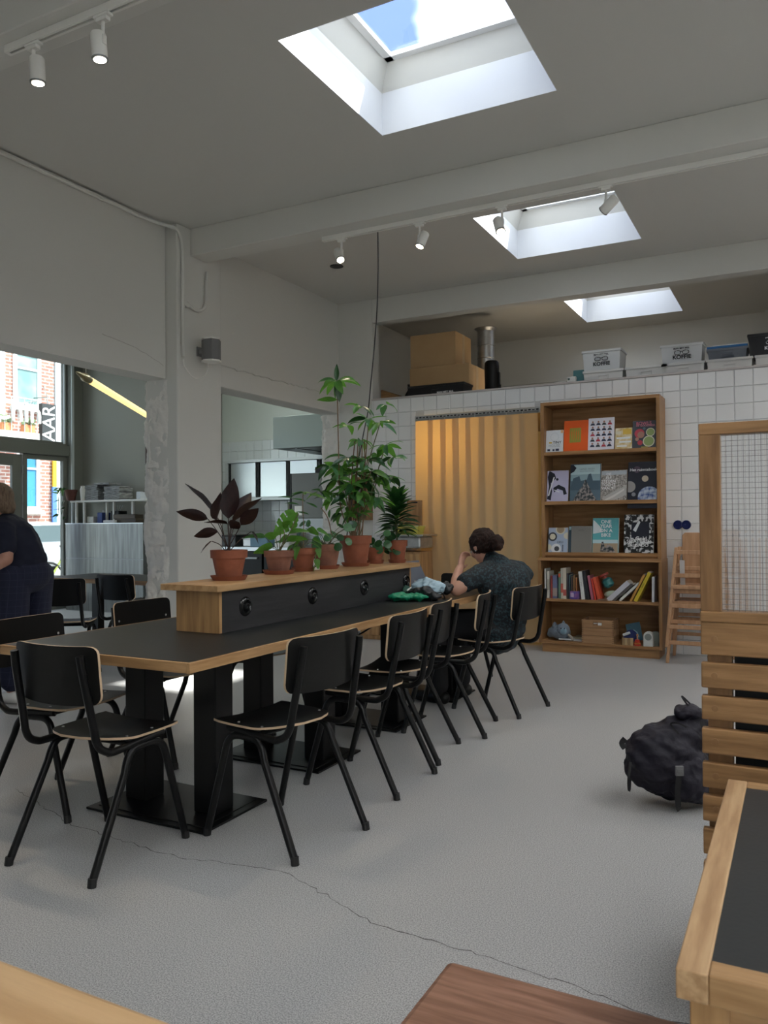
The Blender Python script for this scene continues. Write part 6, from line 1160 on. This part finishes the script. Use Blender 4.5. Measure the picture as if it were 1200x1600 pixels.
# ================================================================== FRONT ROOM
t = thing('steel_counter', 'brushed steel bar counter in the front room', 'counter', (-8.74, 8.14, 0)); BS = mat('satin counter steel', (.17, .175, .17), .36, .85, noise_s=2.5, col2=(.26, .27, .26), bump=.12, bump_s=2.2, stretch=(9, 1, .6))
b = MB(); b.box(-.70, .80, 0, .45, 0, 1.24); b.build('carcass', STEELD, t)
for (z0, z1) in ((.01, .745), (.755, 1.25)): b = MB(); b.box(-.70, .80, -.006, -.0005, z0, z1); b.build('front_panel', BS, t, bevel=.002)
b = MB(); b.box(-.71, .80, -.008, .45, 1.2405, 1.252); b.build('top', STEEL, t)
e = thing('shelf_rack', 'white metal shelf standing on the steel counter', 'shelf', (-8.74, 8.2, 1.2525))
for x in (-.58, -.42, -.08, .06, .42): b = MB(); b.box(x, x + .028, .1 if x > -.3 else 0, .13 if x > -.3 else .03, 0, .30); b.build('upright', WHITEP, e)
b = MB(); b.box(-.66, .80, -.02, .34, .30, .325); b.build('shelf_board', WHITEP, e, bevel=.002)
NP = mat('newsprint edge', (.45, .46, .46), .85, noise_s=3, col2=(.12, .12, .12), stretch=(3, 3, 90), ramp=(.42, .6)); GN = 'stacks of folded newspapers on the counter shelf'
for k, (x, w, z0, n, l) in enumerate([(-.28, .26, 0, 9, 'left stack of folded newspapers on the counter shelf'), (.12, .30, 0, 8, 'right stack of folded newspapers on the counter shelf')]):
    e = thing('newspaper_stack', l, 'newspapers', (-8.74 + x, 8.22, 1.5785), 0, GN); rr = random.Random(k); b_ = None
    for q in range(n): b = MB(); dx = rr.uniform(-.012, .012) - (.02 * (q > 5) if k == 0 else 0); b.box(-w / 2 + dx, w / 2 + dx, rr.uniform(0, .01), .26, q * .024, q * .024 + .0225); b.build('newspaper', NP, e, bevel=.004)
e = thing('newspaper', 'loose folded newspaper on top of the left stack', 'newspaper', (-8.95, 8.22, 1.796)); b = MB(); b.box(-.02, .28, 0, .24, 0, .028); b.build('paper', NP, e, bevel=.006)
e = thing('paper_cup_stack', 'white cups on the counter shelf beside the newspapers', 'cups', (-9.18, 8.22, 1.5785)); b = MB(); b.lathe([(.032, 0), (.042, .16), (.03, .19)], n=18); b.build('cup', WHITEP, e, smooth=True); b = MB(); b.lathe([(.028, .19), (.034, .21), (.001, .215)], n=18); b.build('lid', WHITEP, e)
for k, (n_, x, w, h, z, c, l) in enumerate([('blue_bottle', -8.87, .10, .15, 0, (.02, .05, .20), 'squat blue bottle on the steel counter'), ('black_basket', -8.66, .16, .17, 0, (.012, .012, .012), 'black basket of utensils on the steel counter'), ('white_tub', -9.06, .13, .09, 0, (.65, .65, .6), 'white tub on the steel counter'), ('brown_tray', -8.38, .40, .055, .0, (.08, .06, .04), 'lower brown tray on the steel counter'), ('brown_tray', -8.40, .42, .06, .0565, (.09, .07, .05), 'upper brown tray on the steel counter'), ('white_carton', -8.13, .08, .10, .326, (.6, .64, .68), 'white carton at the right end of the counter shelf'), ('napkin_tray', -8.62, .22, .035, 0, (.6, .6, .6), 'white napkin tray at front of the counter')]):
    e = thing(n_, l, n_.split('_')[1], (x, 8.17 if k == 6 else 8.32 if k == 1 else 8.24, 1.2525 + z)); b = MB(); b.box(-w / 2, w / 2, 0, .16 if k != 6 else .05, 0, h); b.build('body', mat('fr%d' % k, c, .5), e, bevel=.008)
    b = MB()
    if k == 1:
        for q in range(5): b.cyl((-.05 + .025 * q, .05, h), (-.09 + .05 * q, .05, h + .08), .005, n=6)
        b.build('utensils', STEEL, e)
    elif k == 0: b.lathe([(.02, h), (.02, h + .03)], (0, .08, 0), 12); b.build('cap', WHITEP, e)
    else: b.box(-w / 2 + .004, w / 2 - .004, .004, .05, h, h + .004); b.build('lid', mat('fl%d' % k, tuple(min(1, q * 1.2) for q in c), .5), e)
t = thing('trailing_plant', 'small trailing plant in a brown pot hanging over the counter end', 'plant', (-9.40, 8.20, 1.5785)); b = MB(); b.lathe([(.06, 0), (.085, .13), (.092, .13), (.092, .16), (.08, .16), (.075, .13)], n=20, cap=True); b.build('pot', mat('brown pot', (.12, .04, .03), .6), t, smooth=True); b = MB(); b.lathe([(.001, .145), (.079, .14)], n=16, cap=False); b.build('soil', SOIL, t); random.seed(3)
for k in range(18):
    a = random.uniform(2.4, 5.2) if k % 3 else random.uniform(0, 6); z = .17 - random.uniform(0, .42) if k > 5 else .18; r0 = .12 + random.uniform(0, .06)
    leaf(t, (math.cos(a) * r0 - .03, -abs(math.sin(a)) * r0 * .6 - .03, z), (math.cos(a), -.4, random.uniform(-.8, .3)), .10, .05, LEAFD if k % 2 else LEAF, 'heart', .4, random.uniform(-.6, .6))
stem(t, [(0, 0, .14), (-.10, -.06, .18), (-.15, -.09, .05), (-.15, -.09, -.2)], .004)
e = thing('picture_frame', 'dark brown picture frame edge behind the rough pillar', 'frame', (-8.25, 8.585, 1.75)); b = MB(); b.box(-.06, .18, -.02, .0, 0, .60); b.build('frame', mat('dark walnut', (.05, .02, .012), .5), e, bevel=.002); b = MB(); b.box(-.0, .12, -.024, -.0205, .06, .54); b.build('picture', mat('sepia picture', (.15, .10, .07), .6), e)
GLW = emit('warm tube glow', (1, .76, .32), .62)
def stick_lamp(a, c, label):
    a, c = Vector(a), Vector(c); d = (c - a).normalized(); t = thing('pendant_lamp', label, 'lamp', a, 0, 'glowing stick lamps in the front room'); L = (c - a).length
    P0 = d * 0; b = MB(); b.tube([P0, d * .06, d * .20, d * .26, d * .40], [.005, .018, .030, .045, .040], 12); b.build('brass_cap', mat('brass cap', (.36, .29, .15), .35, .5), t, smooth=True)
    b = MB(); b.tube([d * .36, d * L], .036, 12); b.build('tube', GLW, t, smooth=True); b = MB(); b.tube([d * .30, d * .30 + Vector((0, 0, 3.72 - a.z - .3 * d.z))], .004, 6); b.tube([d * (L - .2), d * (L - .2) + Vector((0, 0, 3.72 - a.z - d.z * (L - .2)))], .004, 6); b.build('cord', WHITEP, t)
stick_lamp((-6.22, 5.49, 2.72), (-7.9, 8.35, 2.66), 'long glowing tube pendant receding beside the rough pillar'); stick_lamp((-5.3, 3.75, 2.60), (-5.6, 5.6, 2.66), 'thin glowing tube pendant just under the lintel at far left')
